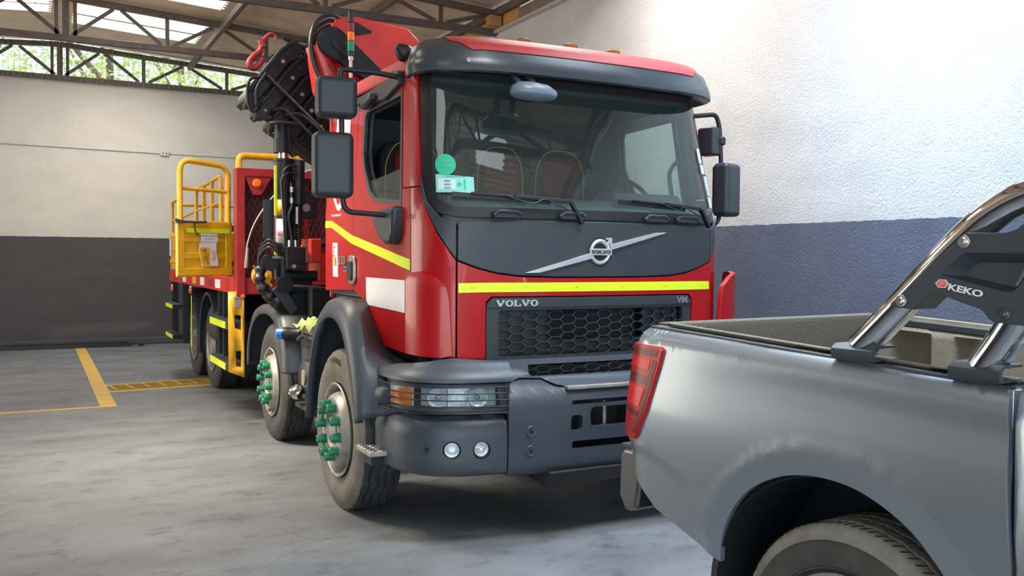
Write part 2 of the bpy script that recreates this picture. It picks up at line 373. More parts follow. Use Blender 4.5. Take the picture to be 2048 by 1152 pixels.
def text(name, body, h, org, xd, yd, m, parent, ext=.003, xs=1.0, align='LEFT', bold=0, f=None):
    cu = bpy.data.curves.new(name, 'FONT'); cu.body = body; cu.size = 1; cu.extrude = .0; cu.align_x = align; cu.offset = bold; cu.resolution_u = 3
    o = bpy.data.objects.new('t', cu); COL.objects.link(o); dg = bpy.context.evaluated_depsgraph_get(); me = o.evaluated_get(dg).to_mesh()
    bm = B(); bm.from_mesh(me); o.evaluated_get(dg).to_mesh_clear(); bpy.data.objects.remove(o)
    xd, yd, org = Vector(xd), Vector(yd), Vector(org); nd = xd.cross(yd).normalized(); k = h/.72
    for v in bm.verts:
        x, y = v.co.x*k*xs, v.co.y*k
        v.co = f(x, y) if f else org+xd*x+yd*y
    r = bmesh.ops.extrude_face_region(bm, geom=bm.faces[:])
    for e in r['geom']:
        if isinstance(e, bmesh.types.BMVert): e.co += nd*ext
    return mk(name, bm, m, parent)
def thing(name, label, cat, loc=(0, 0, 0), rz=0, group=None):
    o = bpy.data.objects.new(name, None); COL.objects.link(o); o.location = loc; o.rotation_euler = (0, 0, rz); o.empty_display_size = .1
    return tag(o, label, cat, group)
def tag(o, label, cat, group=None, kind=None):
    o['label'] = label; o['category'] = cat
    if group: o['group'] = group
    if kind: o['kind'] = kind
    return o
def struct(name, bm, m, **k):
    o = mk(name, bm, m, **k); o['kind'] = 'structure'; return o
# ------------------------------------------------------------------ building
RX = -2.6
def zroof(x): return 5.33-.065*abs(x-RX)
YB, YF, XR, XL = 13.15, -8.2, 2.58, -9.0
bm = B(); box2(bm, (-16, -16, -.2), (XR+.3, YB+.2, 0)); struct('floor', bm, 'floor')
bm = B(); box2(bm, (XL-.2, YB, 0), (XR+.2, YB+.2, 4.63)); struct('wall_back', bm, 'wall_b')
bm = B(); box2(bm, (XR, YF, 0), (XR+.2, YB, 4.66)); struct('wall_right', bm, 'wall_r')
bm = B()
for a, b in (((XL-.2, YF, 0), (XL, 4.4, 5.0)), ((XL-.2, 10.4, 0), (XL, YB, 5.0)), ((XL-.2, 4.4, 4.0), (XL, 10.4, 5.0))): box2(bm, a, b)  # leaves the unseen gate opening, positioned for the pickup's reflections
struct('wall_left', bm, 'wall_b')
bm = B()
prism(bm, [(XL, 12.93), (XR, 12.93), (XR, 12.99), (XR, YB), (XL, YB), (XL, 12.99)], lambda u, v, t: Vector((u, v, t)), 0, .12); struct('baseboard_back', bm, 'wall_b', bev=.02)
# roof with openings for the roof lights
SKY = [(-2.42, -.60, 10.4, 11.03), (-2.42, -.60, 11.07, 11.72), (-4.4, -2.80, 10.25, 10.62), (-4.4, -2.80, 10.68, 11.15), (-2.42, -.58, 8.0, 9.25),
       (-2.42, -.6, 4.4, 5.6), (-4.6, -2.8, 2.3, 3.5), (1.2, 1.9, 1.2, 3.0), (.9, 1.9, -1.4, .4), (-.9, .2, -2.8, -1.4), (.25, .95, -4.25, -3.6), (-5.6, -2.9, -3.0, -1.9), (-7.8, -5.4, 5.0, 6.4)]  # the panel over the pickup is added to go with its fill lamp
def roofside(x0, x1):
    # corrugated sheets: the ridges of the corrugation follow the slope
    hs = [h for h in SKY if h[0] >= min(x0, x1) and h[1] <= max(x0, x1)]
    xs = sorted({min(x0, x1), max(x0, x1)} | {h[0] for h in hs} | {h[1] for h in hs}); st = .035; n = int((YB+.12-YF)/st)
    bm = B(); rows = []
    for j in range(n+1):
        y = YF+j*st; rows.append([bm.verts.new((x, y, zroof(x)+.011*sin(2*pi*j/4+.6))) for x in xs])
    for j in range(n):
        yc = YF+(j+.5)*st
        for i in range(len(xs)-1):
            xc = (xs[i]+xs[i+1])/2
            if any(h[0] < xc < h[1] and h[2] < yc < h[3] for h in hs): continue
            bm.faces.new((rows[j][i], rows[j][i+1], rows[j+1][i+1], rows[j+1][i]))
    return bm
bm = roofside(RX, XR+.3); o = struct('ceiling', bm, 'roof', ang=80)
bm = roofside(XL-.3, RX); o = struct('ceiling_left', bm, 'roof', ang=80); o.name = 'ceiling.001'
for i, (a, b, c, d) in enumerate(SKY):
    bm = B(); n = 24
    vs = [[bm.verts.new((x, c+(d-c)*k/n, zroof(x)+.005+.008*sin(k*pi))) for x in (a-.04, b+.04)] for k in range(n+1)]
    for k in range(n): bm.faces.new((vs[k][0], vs[k][1], vs[k+1][1], vs[k+1][0]))
    o = struct('window_%d' % (i+1), bm, 'skylight', solid=.004)
def truss(y, label, top=5.235):
    t = thing('roof_truss', label, 'roof truss', (0, y, 4.66), group=None)
    def zt(x): return top-.062*abs(x-RX)-4.66
    def L_(name, p0, p1, w=.05, h=.06):
        bm = B()
        bar(bm, (p0[0], 0, p0[1]), (p1[0], 0, p1[1]), .008, h, up=(0, 0, 1) if abs(p1[0]-p0[0]) > .01 else (1, 0, 0))
        bar(bm, (p0[0], w/2, p0[1]), (p1[0], w/2, p1[1]), w, .008 if abs(p1[0]-p0[0]) > .01 else .01)
        return mk(name, bm, 'beam', t)
    bm = B(); box2(bm, (-8.9, -.03, -.045), (XR-.02, .05, .045)); mk('bottom_chord', bm, 'beam', t, bev=.008)
    for a, b in ((-8.9, RX), (RX, XR-.02)):
        bm = B(); bar(bm, (a, 0, zt(a)), (b, 0, zt(b)), .08, .085, up=(0, 0, 1)); mk('top_chord', bm, 'beam', t, bev=.008)
    for x in (-6.9, -5.45, -3.95): L_('post', (x, .04), (x, zt(x)-.04), .06, .06)
    for x in (-1.25, .2, 1.75): L_('post', (x, .04), (x, zt(x)-.04), .06, .06)
    bm = B(); box2(bm, (RX-.045, -.03, .04), (RX+.045, .05, zt(RX)-.03)); mk('king_post', bm, 'beam', t, bev=.01)
    for s in (-1, 1): L_('post', (RX+s*.12, .04), (RX+s*.12, zt(RX)-.04), .05, .05)
    nodes = [-8.2, -6.9, -6.2, -5.45, -4.7, -3.95, -3.27, RX, -1.93, -1.25, -.53, .2, .97, 1.75, 2.45]
    for i, (a, b) in enumerate(zip(nodes, nodes[1:])):
        if i % 2 == 0: p, q = (a+.05, zt(a)-.05), (b-.08, .05)
        else: p, q = (a+.08, .05), (b-.05, zt(b)-.05)
        L_('diagonal', p, q, .05, .055)
    return t
truss(YB-.06, 'brown steel roof truss standing on top of the back wall in front of the trees')
truss(9.8, 'rusty brown roof truss with a wide ridge post, second from the back wall')
truss(6.55, 'brown roof truss nearest the camera, above the red crane arm')
truss(3.3, 'brown roof truss above the truck cab out of the frame'); truss(.05, 'brown roof truss above the front of the truck'); truss(-3.2, 'brown roof truss over the pickup')
for x, z, y0, y1, lab in ((-.48, 5.03, 7.6, 13.0, 'shiny brown steel purlin running back across two trusses left of the crane'), (1.2, 5.0, 6.6, 9.8, 'dark steel purlin behind the top of the red crane arm'), (2.5, 4.89, -8, 13.0, 'dark steel wall beam along the top of the right wall'), (-4.9, 5.05, 3, 13, 'brown steel purlin on the left slope of the roof')):
    bm = B(); box2(bm, (x-.035, y0, z-.05), (x+.035, y1, z+.05)); tag(mk('purlin', bm, 'beam', bev=.008), lab, 'roof beam')
# boards and pipe above the right wall
bm = B(); box2(bm, (2.55, 5.88, 4.70), (2.575, 9.6, 4.93)); tag(mk('osb_board', bm, 'wood'), 'brown chipboard closing the gap above the right wall', 'board')
bm = B(); box2(bm, (2.36, 6.32, 4.70), (2.53, 6.46, 4.83)); tag(mk('wood_block', bm, 'wood', bev=.004), 'pale wooden block at the end of the nearest roof truss', 'wood block')
bm = B(); box2(bm, (2.54, -8, 4.70), (2.565, 5.86, 4.83)); tag(mk('grey_board', bm, mat('grey_board', (.20, .16, .12), .8, var=.3)), 'plain grey brown board above the right wall beside the chipboard', 'board')
bm = B(); tube(bm, [(2.53, -8, 4.665), (2.53, 12.9, 4.665)], .028, 12)
for y in (6.6, 5.0, 3.4): cyl(bm, (2.53, y, 4.665), (2.53, y+.06, 4.665), .036)
tag(mk('wall_pipe', bm, 'galv'), 'grey pipe running along the top edge of the right wall', 'pipe')
# wire mesh in the opening above the back wall
bm = B()
x = -5.0
while x < 2.5:
    tube(bm, [(x, 13.02, 4.56-.02*random.random()), (x+.01, 13.02, 5.25-.062*abs(x-RX))], .0022, 4); x += .085
for k in range(7):
    tube(bm, [(-5, 13.022, 4.6+k*.09), (2.5, 13.022, 4.6+k*.09-.0)], .0018, 4)
tag(mk('wire_mesh', bm, 'wire'), 'fine wire mesh hanging across the opening above the back wall', 'wire mesh')
# conduit
bm = B(); tube(bm, [(-8.9, 13.135, 3.50), (-3.5, 13.135, 3.488), (-.98, 13.135, 3.46)], .012, 8)
tag(mk('wall_conduit', bm, 'conduit'), 'thin horizontal conduit painted like the back wall, left of the junction box', 'conduit')
bm = B(); tube(bm, [(-.82, 13.135, 3.46), (2.3, 13.135, 3.44)], .008, 8)
tag(mk('wall_conduit', bm, 'conduit'), 'thin cable conduit running right from the junction box behind the yellow rail', 'conduit')
t = thing('junction_box', 'small white junction box on the back wall where the conduits meet', 'junction box', (-.9, 13.15, 3.46))
bm = B(); box(bm, (0, -.02, 0), (.15, .04, .085)); mk('box_body', bm, 'conduit', t, bev=.006)
for s in (-1, 1):
    bm = B(); cyl(bm, (s*.03, -.045, 0), (s*.03, -.039, 0), .012, seg=12); mk('screw', bm, 'dark', t)
# floor markings
bm = B(); box2(bm, (-2.42, 5.84, .0), (-2.26, 12.75, .003)); struct('trim_1', bm, 'paint_y')
bm = B(); box2(bm, (-8.9, 5.84, .0), (-2.42, 5.92, .003)); struct('trim_2', bm, 'paint_y')
bm = B(); prism(bm, [(-2.26, 7.46), (-2.26, 7.62), (2.4, 8.34), (2.4, 8.18)], XY, 0, .003); struct('trim_3', bm, 'paint_y')
bm = B(); prism(bm, [(-2.26, 6.93), (-2.26, 7.05), (2.4, 7.65), (2.4, 7.53)], XY, 0, .003); struct('trim_4', bm, 'paint_y')
t = thing('drain_grate', 'yellow painted steel drain grate set in the floor between yellow lines', 'drain grate', (-2.22, 7.26, 0), .14)
bm = B()
for k in range(6): box(bm, (2.2, -.19+k*.076, .009), (4.4, .012, .018))
mk('long_bars', bm, 'paint_y', t)
bm = B()
for k in range(24): box(bm, (.02+k*.19, 0, .012), (.022, .40, .012))
mk('cross_bars', bm, 'paint_y', t)
bm = B(); box(bm, (2.2, 0, .002), (4.4, .42, .004)); mk('channel', bm, 'dark', t)
# steel lengths at the wall foot
for k, (y, z, x1, lab) in enumerate(((12.84, .035, -1.52, 'long black steel channel on the floor along the back wall, the one nearer the camera'), (12.90, .10, -1.57, 'long black steel channel on the floor along the back wall, the one nearer the wall'))):
    bm = B(); prism(bm, [(-.035, -.035), (.035, -.035), (.035, .035), (.02, .035), (.02, -.02), (-.02, -.02), (-.02, .035), (-.035, .035)], lambda u, v, t: Vector((t, u, v)), -8.2, x1)
    tag(mk('steel_channel', bm, 'black', loc=(0, (12.80 if k else 12.62), .036)), lab, 'steel channel')
bm = B(); tube(bm, [(-1.42, 12.55, .014), (-1.32, 12.72, .014)], .014, 8); tag(mk('short_stick', bm, 'dark'), 'short dark stick on the floor just right of the black channels', 'stick')
# trees beyond the back wall
def tree(x, y, r, h, lab, seed):
    random.seed(seed); t = thing('leafy_tree', lab, 'tree', (x, y, 0), group=None)
    bm = B(); tube(bm, [(0, 0, 0), (.1, 0, h*.5), (0, .1, h)], lambda q: .14-.09*q, 10)
    for k in range(6):
        a = k*1.05; tube(bm, [(0, 0, h*(.4+.08*k)), (r*.7*cos(a), r*.7*sin(a), h*(.6+.08*k))], lambda q: .08-.06*q, 6)
    mk('trunk', bm, 'bark', t)
    bm = B()
    for k in range(3600):
        a = random.random()*2*pi; q = math.sqrt(random.random())*r; zz = h*.62+random.uniform(-1, 1)*h*.42*math.sqrt(max(0, 1-(q/r)**2))
        c = Vector((q*cos(a), q*sin(a), zz)); s = random.uniform(.04, .09)
        d = Vector((random.gauss(0, 1), random.gauss(0, 1), random.gauss(0, .6))).normalized(); e = d.cross(Vector((random.random(), random.random(), 1))).normalized()
        bm.faces.new([bm.verts.new(c+d*s), bm.verts.new(c+e*s*.5), bm.verts.new(c-d*s), bm.verts.new(c-e*s*.5)])
    mk('foliage', bm, 'leaf', t, recalc=False)
tree(-1.6, 17.0, 2.0, 8.2, 'bright leafy tree behind the mesh, left of the crane hook', 1)
tree(2.6, 17.4, 2.0, 8.4, 'bright leafy tree beyond the back wall hidden behind the crane', 2)
tree(.4, 21.0, 2.2, 10, 'pale leafy tree further back seen between the truss diagonals', 3)
tree(-4.2, 22.0, 1.7, 7.0, 'small sunlit tree leaving sky open on its left', 4)
random.seed(11)
# ------------------------------------------------------------------ crane truck
TR = thing('crane_truck', 'red four-axle truck with a folding loader crane, yellow tape and green wheel nut caps', 'truck', (0, 0, 0))
def cm(pts, n=24): return [tuple(p) for p in curve([(a, b, 0) for a, b in pts], n)]
_plan = cm([(0, 0), (.3, .007), (.6, .028), (.88, .068), (.985, .125), (1.05, .225), (1.08, .38), (1.08, .8), (1.08, 2.1)])
_cum = [0]
for a, b in zip(_plan, _plan[1:]): _cum.append(_cum[-1]+math.dist(a, b))
def interp(x, xs, ys):
    if x <= xs[0]: return ys[0]
    for i in range(1, len(xs)):
        if x <= xs[i]: return ys[i-1]+(ys[i]-ys[i-1])*(x-xs[i-1])/max(1e-9, xs[i]-xs[i-1])
    return ys[-1]
_px = [p[0] for p in _plan]; _py = [p[1] for p in _plan]
def sx(x): return math.copysign(interp(min(abs(x), 1.0799), _px[:int(24*6.3)], _cum), x)
def sy(y): return interp(y, _py, _cum)
def plan(s):
    s = abs(s); return interp(s, _cum, _px), interp(s, _cum, _py)
def W0(s, z):
    x, y = plan(s); k = 1-.055*max(0, z-1.92)/.93
    rk = .27*max(0, z-1.86)*max(0, 1-y/1.1)
    return Vector((math.copysign(x*k, s), y+rk, z))
def W(s, z, off=0):
    p = W0(s, z)
    if off:
        e = .01; n = (W0(s+e, z)-W0(s-e, z)).cross(W0(s, z+e)-W0(s, z-e)).normalized()
        p = p+n*off
    return p
def Fp(pts): return [(sx(x), z) for x, z in pts]
def Dp(pts): return [(-sy(y), z) for y, z in pts]
def mirp(pts): return [(-a, b) for a, b in pts][::-1]
def both(name, ol, m, holes=(), **k):
    a = panel(name, ol, W, m, TR, holes=holes, **k); b = panel(name, mirp(ol), W, m, TR, holes=[mirp(h) for h in holes], **k); return a, b
ST = (.07, .12)
S24 = sy(.235)
# windshield surround + glass
outer = [(-S24, 2.735), (-S24, 2.05)] + [(-sy(.205), 1.95)] + Fp([(-1.02, 1.86)])
ws_o = [(-S24, 2.76), (-S24, 2.10), (-sy(.21), 1.97), (-sx(1.0), 1.87), (-sx(.9), 1.845)] + [(sx(x), 1.845) for x in (-.5, 0, .5)] + [(sx(.9), 1.845), (sx(1.0), 1.87), (sy(.21), 1.97), (S24, 2.10), (S24, 2.76)]
gx = sy(.16)
ws_g = [(-gx+.03, 2.70), (-gx, 2.64), (-gx, 2.05), (-gx+.03, 1.95), (-gx+.13, 1.905), (gx-.13, 1.905), (gx-.03, 1.95), (gx, 2.05), (gx, 2.64), (gx-.03, 2.70)]
panel('windshield_surround', ws_o, W, 'black', TR, holes=[ws_g], th=.02, off=-.004, step=ST)
panel('windshield', ws_g, W, 'glass', TR, th=.004, off=-.006, step=ST, bev=0)
# hood panel
hb = [(-.905, 1.60), (-.80, 1.56), (-.68, 1.53), (-.55, 1.513), (-.3, 1.505), (0, 1.505), (.3, 1.505), (.55, 1.513), (.68, 1.53), (.80, 1.56), (.905, 1.60)]
panel('hood_panel', Fp([(.905, 1.815), (.55, 1.83), (0, 1.835), (-.55, 1.83), (-.905, 1.815)]+hb), W, 'plastic', TR, off=.006, th=.02, step=ST, bev=.006)
# lower front panel with grille opening
gr = rrect(-.735, 1.0, .735, 1.385, .03)
panel('front_panel', Fp([(-.905, 1.04), (-.742, 1.035), (-.742, 1.36), (-.71, 1.392), (.71, 1.392), (.742, 1.36), (.742, 1.035), (.905, 1.04), (.905, 1.592)]+[(x, z-.008) for x, z in hb[::-1]][1:-1]+[(-.905, 1.592)]), W, 'red', TR, off=.004, th=.02, step=ST, bev=.005)
# dark corner beside the hood and red corner below
both('hood_corner', [(-sx(.913), 1.815), (-sx(.99), 1.845), (-sy(.20), 1.945), (-sy(.232), 2.06), (-S24+.0, 2.09), (-S24-.012, 2.0), (-sy(.205), 1.90), (-sx(1.0), 1.76), (-sx(.96), 1.68), (-sx(.913), 1.605)], 'plastic', off=.006, th=.02, step=ST)
yD = .345
both('front_corner', [(-sy(yD), 1.045), (-sx(.913), 1.045), (-sx(.913), 1.597), (-sx(.963), 1.672), (-sx(1.005), 1.752), (-sy(.208), 1.893), (-sy(.24), 2.02), (-sy(yD), 2.02)], 'red', off=.004, th=.02, step=ST)
both('a_pillar', [(-sy(.248), 2.74), (-sy(.248), 2.026), (-sy(yD), 2.026), (-sy(yD)-.115, 2.026), (-sy(yD)-.115, 2.60), (-sy(yD)-.10, 2.66), (-sy(yD)-.10, 2.74)], 'red', off=.004, th=.04, step=ST)
# doors
win = [(.475, 1.925), (.99, 1.97), (1.10, 2.02), (1.24, 2.18), (1.30, 2.30), (1.31, 2.55), (1.27, 2.60), (.475, 2.62)]
win_s = [(-sy(y), z) for y, z in win]
door_o = [(-sy(.352), 1.045), (-sy(.84), 1.055), (-sy(1.03), 1.17), (-sy(1.20), 1.33), (-sy(1.43), 1.39), (-sy(1.43), 2.68), (-sy(.47), 2.70), (-sy(.468), 2.02), (-sy(.352), 2.02)]
doors = both('door', door_o[::-1], 'red', holes=[win_s], off=.004, th=.03, step=ST)
for sgn, dr in ((1, doors[0]), (-1, doors[1])):
    fx = (lambda l: l) if sgn == 1 else mirp
    wi = [(-sy(y), z) for y, z in [(.50, 1.955), (.97, 1.995), (1.08, 2.05), (1.21, 2.20), (1.265, 2.31), (1.27, 2.54), (1.25, 2.575), (.50, 2.595)]]
    tr_ = [(-sy(.44), 1.06), (-sy(.84), 1.07), (-sy(1.03), 1.19), (-sy(1.20), 1.345), (-sy(1.41), 1.40), (-sy(1.41), 2.66), (-sy(.48), 2.67)][::-1]
    panel('door_trim', fx(tr_), W, 'inner', dr, holes=[fx(wi)], off=-.030, th=.02, step=ST)
    panel('window_frame', fx(win_s), W, 'plastic', dr, holes=[fx(wi)], off=.008, th=.02, step=ST, bev=.002)
    glass_o = wi if sgn == -1 else [(-sy(y), z) for y, z in [(.50, 1.955), (.97, 1.995), (1.08, 2.05), (1.13, 2.11), (.50, 2.15)]]
    panel('window_glass', fx(glass_o), W, 'glass', dr, off=-.004, th=.004, step=ST, bev=0)
    bm = B()
    # handle
    xx = -1.084*sgn
    bm = prism(B(), rrect(1.345, 1.425, 1.50, 1.625, .05), lambda u, v, t: Vector((xx-sgn*t, u, v)), 0, .018); h = mk('door_handle', bm, 'steel', dr, bev=.006)
    bm = prism(B(), rrect(1.38, 1.45, 1.465, 1.585, .02), lambda u, v, t: Vector((xx-sgn*t, u, v)), .012, .032); mk('grip', bm, 'black', h, bev=.006)
# rear side panels, rear wall, roof
both('cab_side', [(-sy(2.1)+.005, 1.36), (-sy(1.44), 1.385), (-sy(1.44), 2.69), (-sy(2.1)+.005, 2.69)][::-1], 'red', off=.004, th=.02, step=ST)
bm = B()
for s in (1, -1):
    pass
def ring(z, ins):
    out = []
    n = 40
    smax = sy(2.06)
    for i in range(-n, n+1):
        s = smax*i/n; p = W0(s, z); c = Vector((0, 1.1, z)); d = c-p
        out.append(Vector((p.x*(1-ins/1.05), p.y+(1.1-p.y)*ins/1.0, z)))
    return out
bm = B(); R_ = .165; rings = []
for k in range(9):
    a = pi/2*k/8; rr = ring(2.735+R_*sin(a), 1e-9+(R_*1.05)*(1-cos(a)))
    for p in rr: p.z += 0
    rings.append([bm.verts.new(p) for p in rr])
for q, w in zip(rings, rings[1:]):
    for i in range(len(q)): j = (i+1) % len(q); bm.faces.new((q[i], q[j], w[j], w[i]))
# crowned top
n = len(rings[-1]); last = rings[-1]
for f_ in (.8, .5, .2):
    nw = [bm.verts.new(Vector((v.co.x*f_, 1.1+(v.co.y-1.1)*f_, 2.9+.035*(1-f_**2)))) for v in rings[-1]]
    for i in range(n): j = (i+1) % n; bm.faces.new((last[i], last[j], nw[j], nw[i]))
    last = nw
bm.faces.new(last)
mk('cab_roof', bm, 'dustyred', TR, solid=.02, ang=50)
bm = B(); box2(bm, (-1.06, 2.04, 1.3), (1.06, 2.09, 2.72)); mk('cab_rear_wall', bm, 'red', TR, bev=.02)
bm = B(); box2(bm, (-1.02, .30, 1.28), (1.02, 2.04, 1.33)); box2(bm, (-.95, .18, 1.0), (.95, .30, 1.80)); box2(bm, (-1.03, .30, 1.0), (-.99, .9, 1.3)); mk('cab_floor', bm, 'dark', TR)
bm = B()
for s in (-1, 1):
    box2(bm, (s*1.055, .42, 1.05), (s*1.0, .9, 1.93)); box2(bm, (s*1.055, .9, 1.34), (s*1.0, 2.05, 1.93)); box2(bm, (s*.985, 1.36, 1.9), (s*1.04, 2.05, 2.7))
    bar(bm, (s*1.0, .36, 1.95), (s*.97, .50, 2.68), .05, .05)
box2(bm, (-.98, .42, 2.66), (.98, 2.04, 2.69)); box2(bm, (-1.0, 2.02, 1.9), (1.0, 2.045, 2.7))
mk('cab_lining', bm, 'inner', TR)
# dashboard, seats, steering wheel
bm = B(); prism(bm, [(.17, 1.70), (.20, 1.93), (.34, 1.985), (.55, 1.98), (.68, 1.90), (.70, 1.60), (.17, 1.6)], lambda u, v, t: Vector((t, u, v)), -.95, .95); d_ = mk('dashboard', bm, 'dash', TR, bev=.03)
bm = prism(B(), [(.32, 1.97), (.38, 2.05), (.60, 2.06), (.72, 1.98)], lambda u, v, t: Vector((t, u, v)), .36, .90); mk('instrument_cowl', bm, 'dash', d_, bev=.03)
bm = B(); c = Vector((.62, .74, 2.10)); ax = Vector((0, -.55, .83)); a, b, d = frame_of(ax)
tube(bm, [c+(a*cos(t*pi/20)+b*sin(t*pi/20))*.225 for t in range(40)], .017, 10, closed=True)
for t in (0, 2.1, 4.2): bar(bm, c+(a*cos(t)+b*sin(t))*.22, c-ax.normalized()*.03, .035, .015)
cyl(bm, c-ax.normalized()*.05, c, .07); cyl(bm, c-ax.normalized()*.45, c, .03); mk('steering_wheel', bm, 'black', TR)
for x, w in ((-.62, .24), (.08, .22), (.60, .25)):
    bm = B(); prism(bm, rrect(x-w, 1.55, x+w, 2.44, .13, 6), XZ, 1.50, 1.64); st = mk('seat', bm, 'seatd', TR, bev=.04, seg=3)
    bm = B(); prism(bm, rrect(x-w*.62, 1.62, x+w*.62, 2.40, .09, 6), XZ, 1.455, 1.52); mk('seat_insert', bm, 'seat', st, bev=.025)
    bm = B(); tube(bm, [(x-w*.9, 1.50, 1.6), (x-w*.86, 1.49, 2.3), (x-w*.5, 1.49, 2.44), (x+w*.5, 1.49, 2.44), (x+w*.86, 1.49, 2.3), (x+w*.9, 1.50, 1.6)], .0035, 6, fr=.1); mk('seat_piping', bm, 'piping', st)
    bm = B(); box2(bm, (x-w, .95, 1.5), (x+w, 1.5, 1.66)); mk('seat_cushion', bm, 'seatd', st, bev=.05)
bm = B(); tube(bm, [(.97, .50, 1.98), (.93, .50, 2.0), (.91, .52, 2.20), (.95, .54, 2.26), (1.0, .54, 2.3)], .016, 8, fr=.04); mk('grab_handle', bm, 'dash', TR)
# stickers behind the windshield (own small parts)
def wdec(name, ol, m, off=.0, par=TR, th=.0015): return panel(name, ol, W, m, par, off=off, th=th, step=(.05, .05), bev=0)
def circ(cx, cz, r, n=28): return [(cx+r*cos(2*pi*i/n), cz+r*sin(2*pi*i/n)) for i in range(n)]
g = wdec('round_sticker', circ(-sx(.955), 2.145, .062), 'stick_g', .003)
def tw(name, body, h, s0, z0, m, par, off=.006, xs=1, al='CENTER', bold=0): return text(name, body, h, (0, 0, 0), (1, 0, 0), (0, 0, 1), m, par, ext=0, xs=xs, align=al, bold=bold, f=lambda x, y: W(s0+x, z0+y, off))
tw('sticker_print', '2019\nR.T.  GASES', .013, -sx(.955), 2.15, 'stick_w', g)
tg = wdec('paper_sticker', [(-sx(1.0), 1.985), (-sx(.80), 1.98), (-sx(.80), 2.075), (-sx(1.0), 2.09)][::1], 'stick_c', .003)
wdec('sticker_print', [(-sx(.99), 2.0), (-sx(.905), 2.0), (-sx(.905), 2.06), (-sx(.99), 2.065)], 'stick_w', .005, tg)
for k in range(3): tw('sticker_print', 'IIIIIIIIII', .012, -sx(.948), 2.003+k*.02, 'text_d', tg, .0065, .9)
wdec('sticker_print', circ(-sx(.885), 2.03, .017, 4), 'stick_g', .005, tg)
wdec('sticker_print', [(-sx(.86), 1.998), (-sx(.85), 1.998), (-sx(.85), 2.06), (-sx(.86), 2.06)], 'stick_g', .005, tg)
tw('sticker_print', 'CERTIFICADO REVISION', .008, -sx(.9), 2.071, 'text_d', tg, .0065)
for k, (x, z, w, h) in enumerate(((.925, 2.30, .03, .10), (.935, 2.21, .045, .06), (.95, 2.12, .032, .09), (.955, 2.06, .03, .05), (.955, 1.99, .042, .07))):
    wdec('small_label', [(sx(x)-w/2, z-h/2), (sx(x)+w/2, z-h/2), (sx(x)+w/2, z+h/2), (sx(x)-w/2, z+h/2)], 'stick_w', .003)
# sun visor
def V(s, t, off=0):
    # t runs down the visor section: 0 roof edge .. 1 lip .. 1.15 underside
    o = interp(t, [0, .25, .5, .62, .82, 1.0, 1.15, 1.3], [-.10, .03, .125, .15, .185, .19, .10, .0]); z = interp(t, [0, .25, .5, .62, .82, 1.0, 1.15, 1.3], [2.925, 2.905, 2.845, 2.80, 2.725, 2.675, 2.70, 2.72])
    sm = sy(.30); e = max(0, abs(s)/sm-.55)/.45; k = 1-.72*e*e
    z2 = z-.045*e*e*(1 if t < .7 else .2)
    p = W0(s, 2.70); q = W0(s+.01, 2.70)-W0(s-.01, 2.70); n = Vector((q.y, -q.x, 0)).normalized()
    e2 = .01; up = (Vector((0, 0, 1)))
    pt_ = p+n*(o*k+off); pt_.z = z2+(off*.6 if t < .5 else 0); return pt_
sm = sy(.30)
def vpan(name, s0, s1, t0, t1, m, cut=0, off=0):
    pts = [(s0, t1), (s1, t1)] + ([(s1+cut, (t0+t1)/2), (s1, t0)][1:] ) + [(s0, t0)]
    return pts
xr = sx(.80)
vis = panel('sun_visor', [(-sm, 1.3), (sm, 1.3), (sm, 0), (sx(.975), 0), (sx(.93), .35), (sx(.82), .60), (-sx(.82), .60), (-sx(.93), .35), (-sx(.975), 0), (-sm, 0)], lambda s, t, o: V(s, t, o), 'visor', TR, off=.0, th=.02, step=(.06, .08), bev=.004)
panel('visor_top', [(-sx(.815), .592), (sx(.815), .592), (sx(.925), .35), (sx(.967), -.02), (-sx(.967), -.02), (-sx(.925), .35)], lambda s, t, o: V(s, t, o), 'dustyred', vis, off=.006, th=.02, step=(.06, .08), bev=.004)
bm = B(); p = V(-sx(.84), .78, .0); cyl(bm, p, p+Vector((-.1, -.6, .0)).normalized()*.01, .014, seg=12); mk('visor_screw', bm, 'rim', vis)
for x in (-.33, 0, .33):
    bm = B(); prism(bm, [(x-.055, 2.90), (x-.042, 2.965), (x-.03, 2.972), (x+.03, 2.972), (x+.042, 2.965), (x+.055, 2.90)], XZ, .335+.04*abs(x), .39+.04*abs(x)); mk('marker_lamp', bm, 'ambert', TR, bev=.006)
bm = B(); tube(bm, [(-.05, .95, 2.92), (-.22, 1.05, 3.17)], .0028, 6); cyl(bm, (-.05, .95, 2.93), (-.055, .953, 2.95), .012, .006); mk('radio_antenna', bm, 'hose', TR)
# horn lamp on the left roof edge
bm = B(); lathe(bm, [(0, .0), (0, .05), (.02, .058), (.05, .05), (.09, .02), (.095, 0)], (-.985, .66, 2.85), (-.75, -.1, .5), 20); mk('roof_side_lamp', bm, 'black', TR)
# hanging front view mirror under the visor
t0 = Vector((-.50, .0, 2.62))
bm = B()
for s in (-.045, .06): bar(bm, (-.49+s, .14, 2.70), (-.49+s, .02, 2.60), .035, .02)
tube(bm, [(-.575, .03, 2.60), (-.57, -.07, 2.585), (-.42, -.07, 2.570), (-.40, .02, 2.60)], .02, 10, fr=.05); a_ = mk('mirror_bracket', bm, 'visor', TR)
bm = B(); lathe(bm, [(0, 0), (.01, .03), (.05, .058), (.12, .066), (.22, .062), (.275, .04), (.29, 0)], (-.635, -.045, 2.560), (1, .0, -.05), 20)
for v in bm.verts: v.co.y = -.045+(v.co.y+.045)*1.25; v.co.z += .0 if v.co.z > 2.55 else (2.55-v.co.z)*.45
mk('front_view_mirror', bm, mat('light_grey_plastic', (.13, .17, .22), .35), TR)
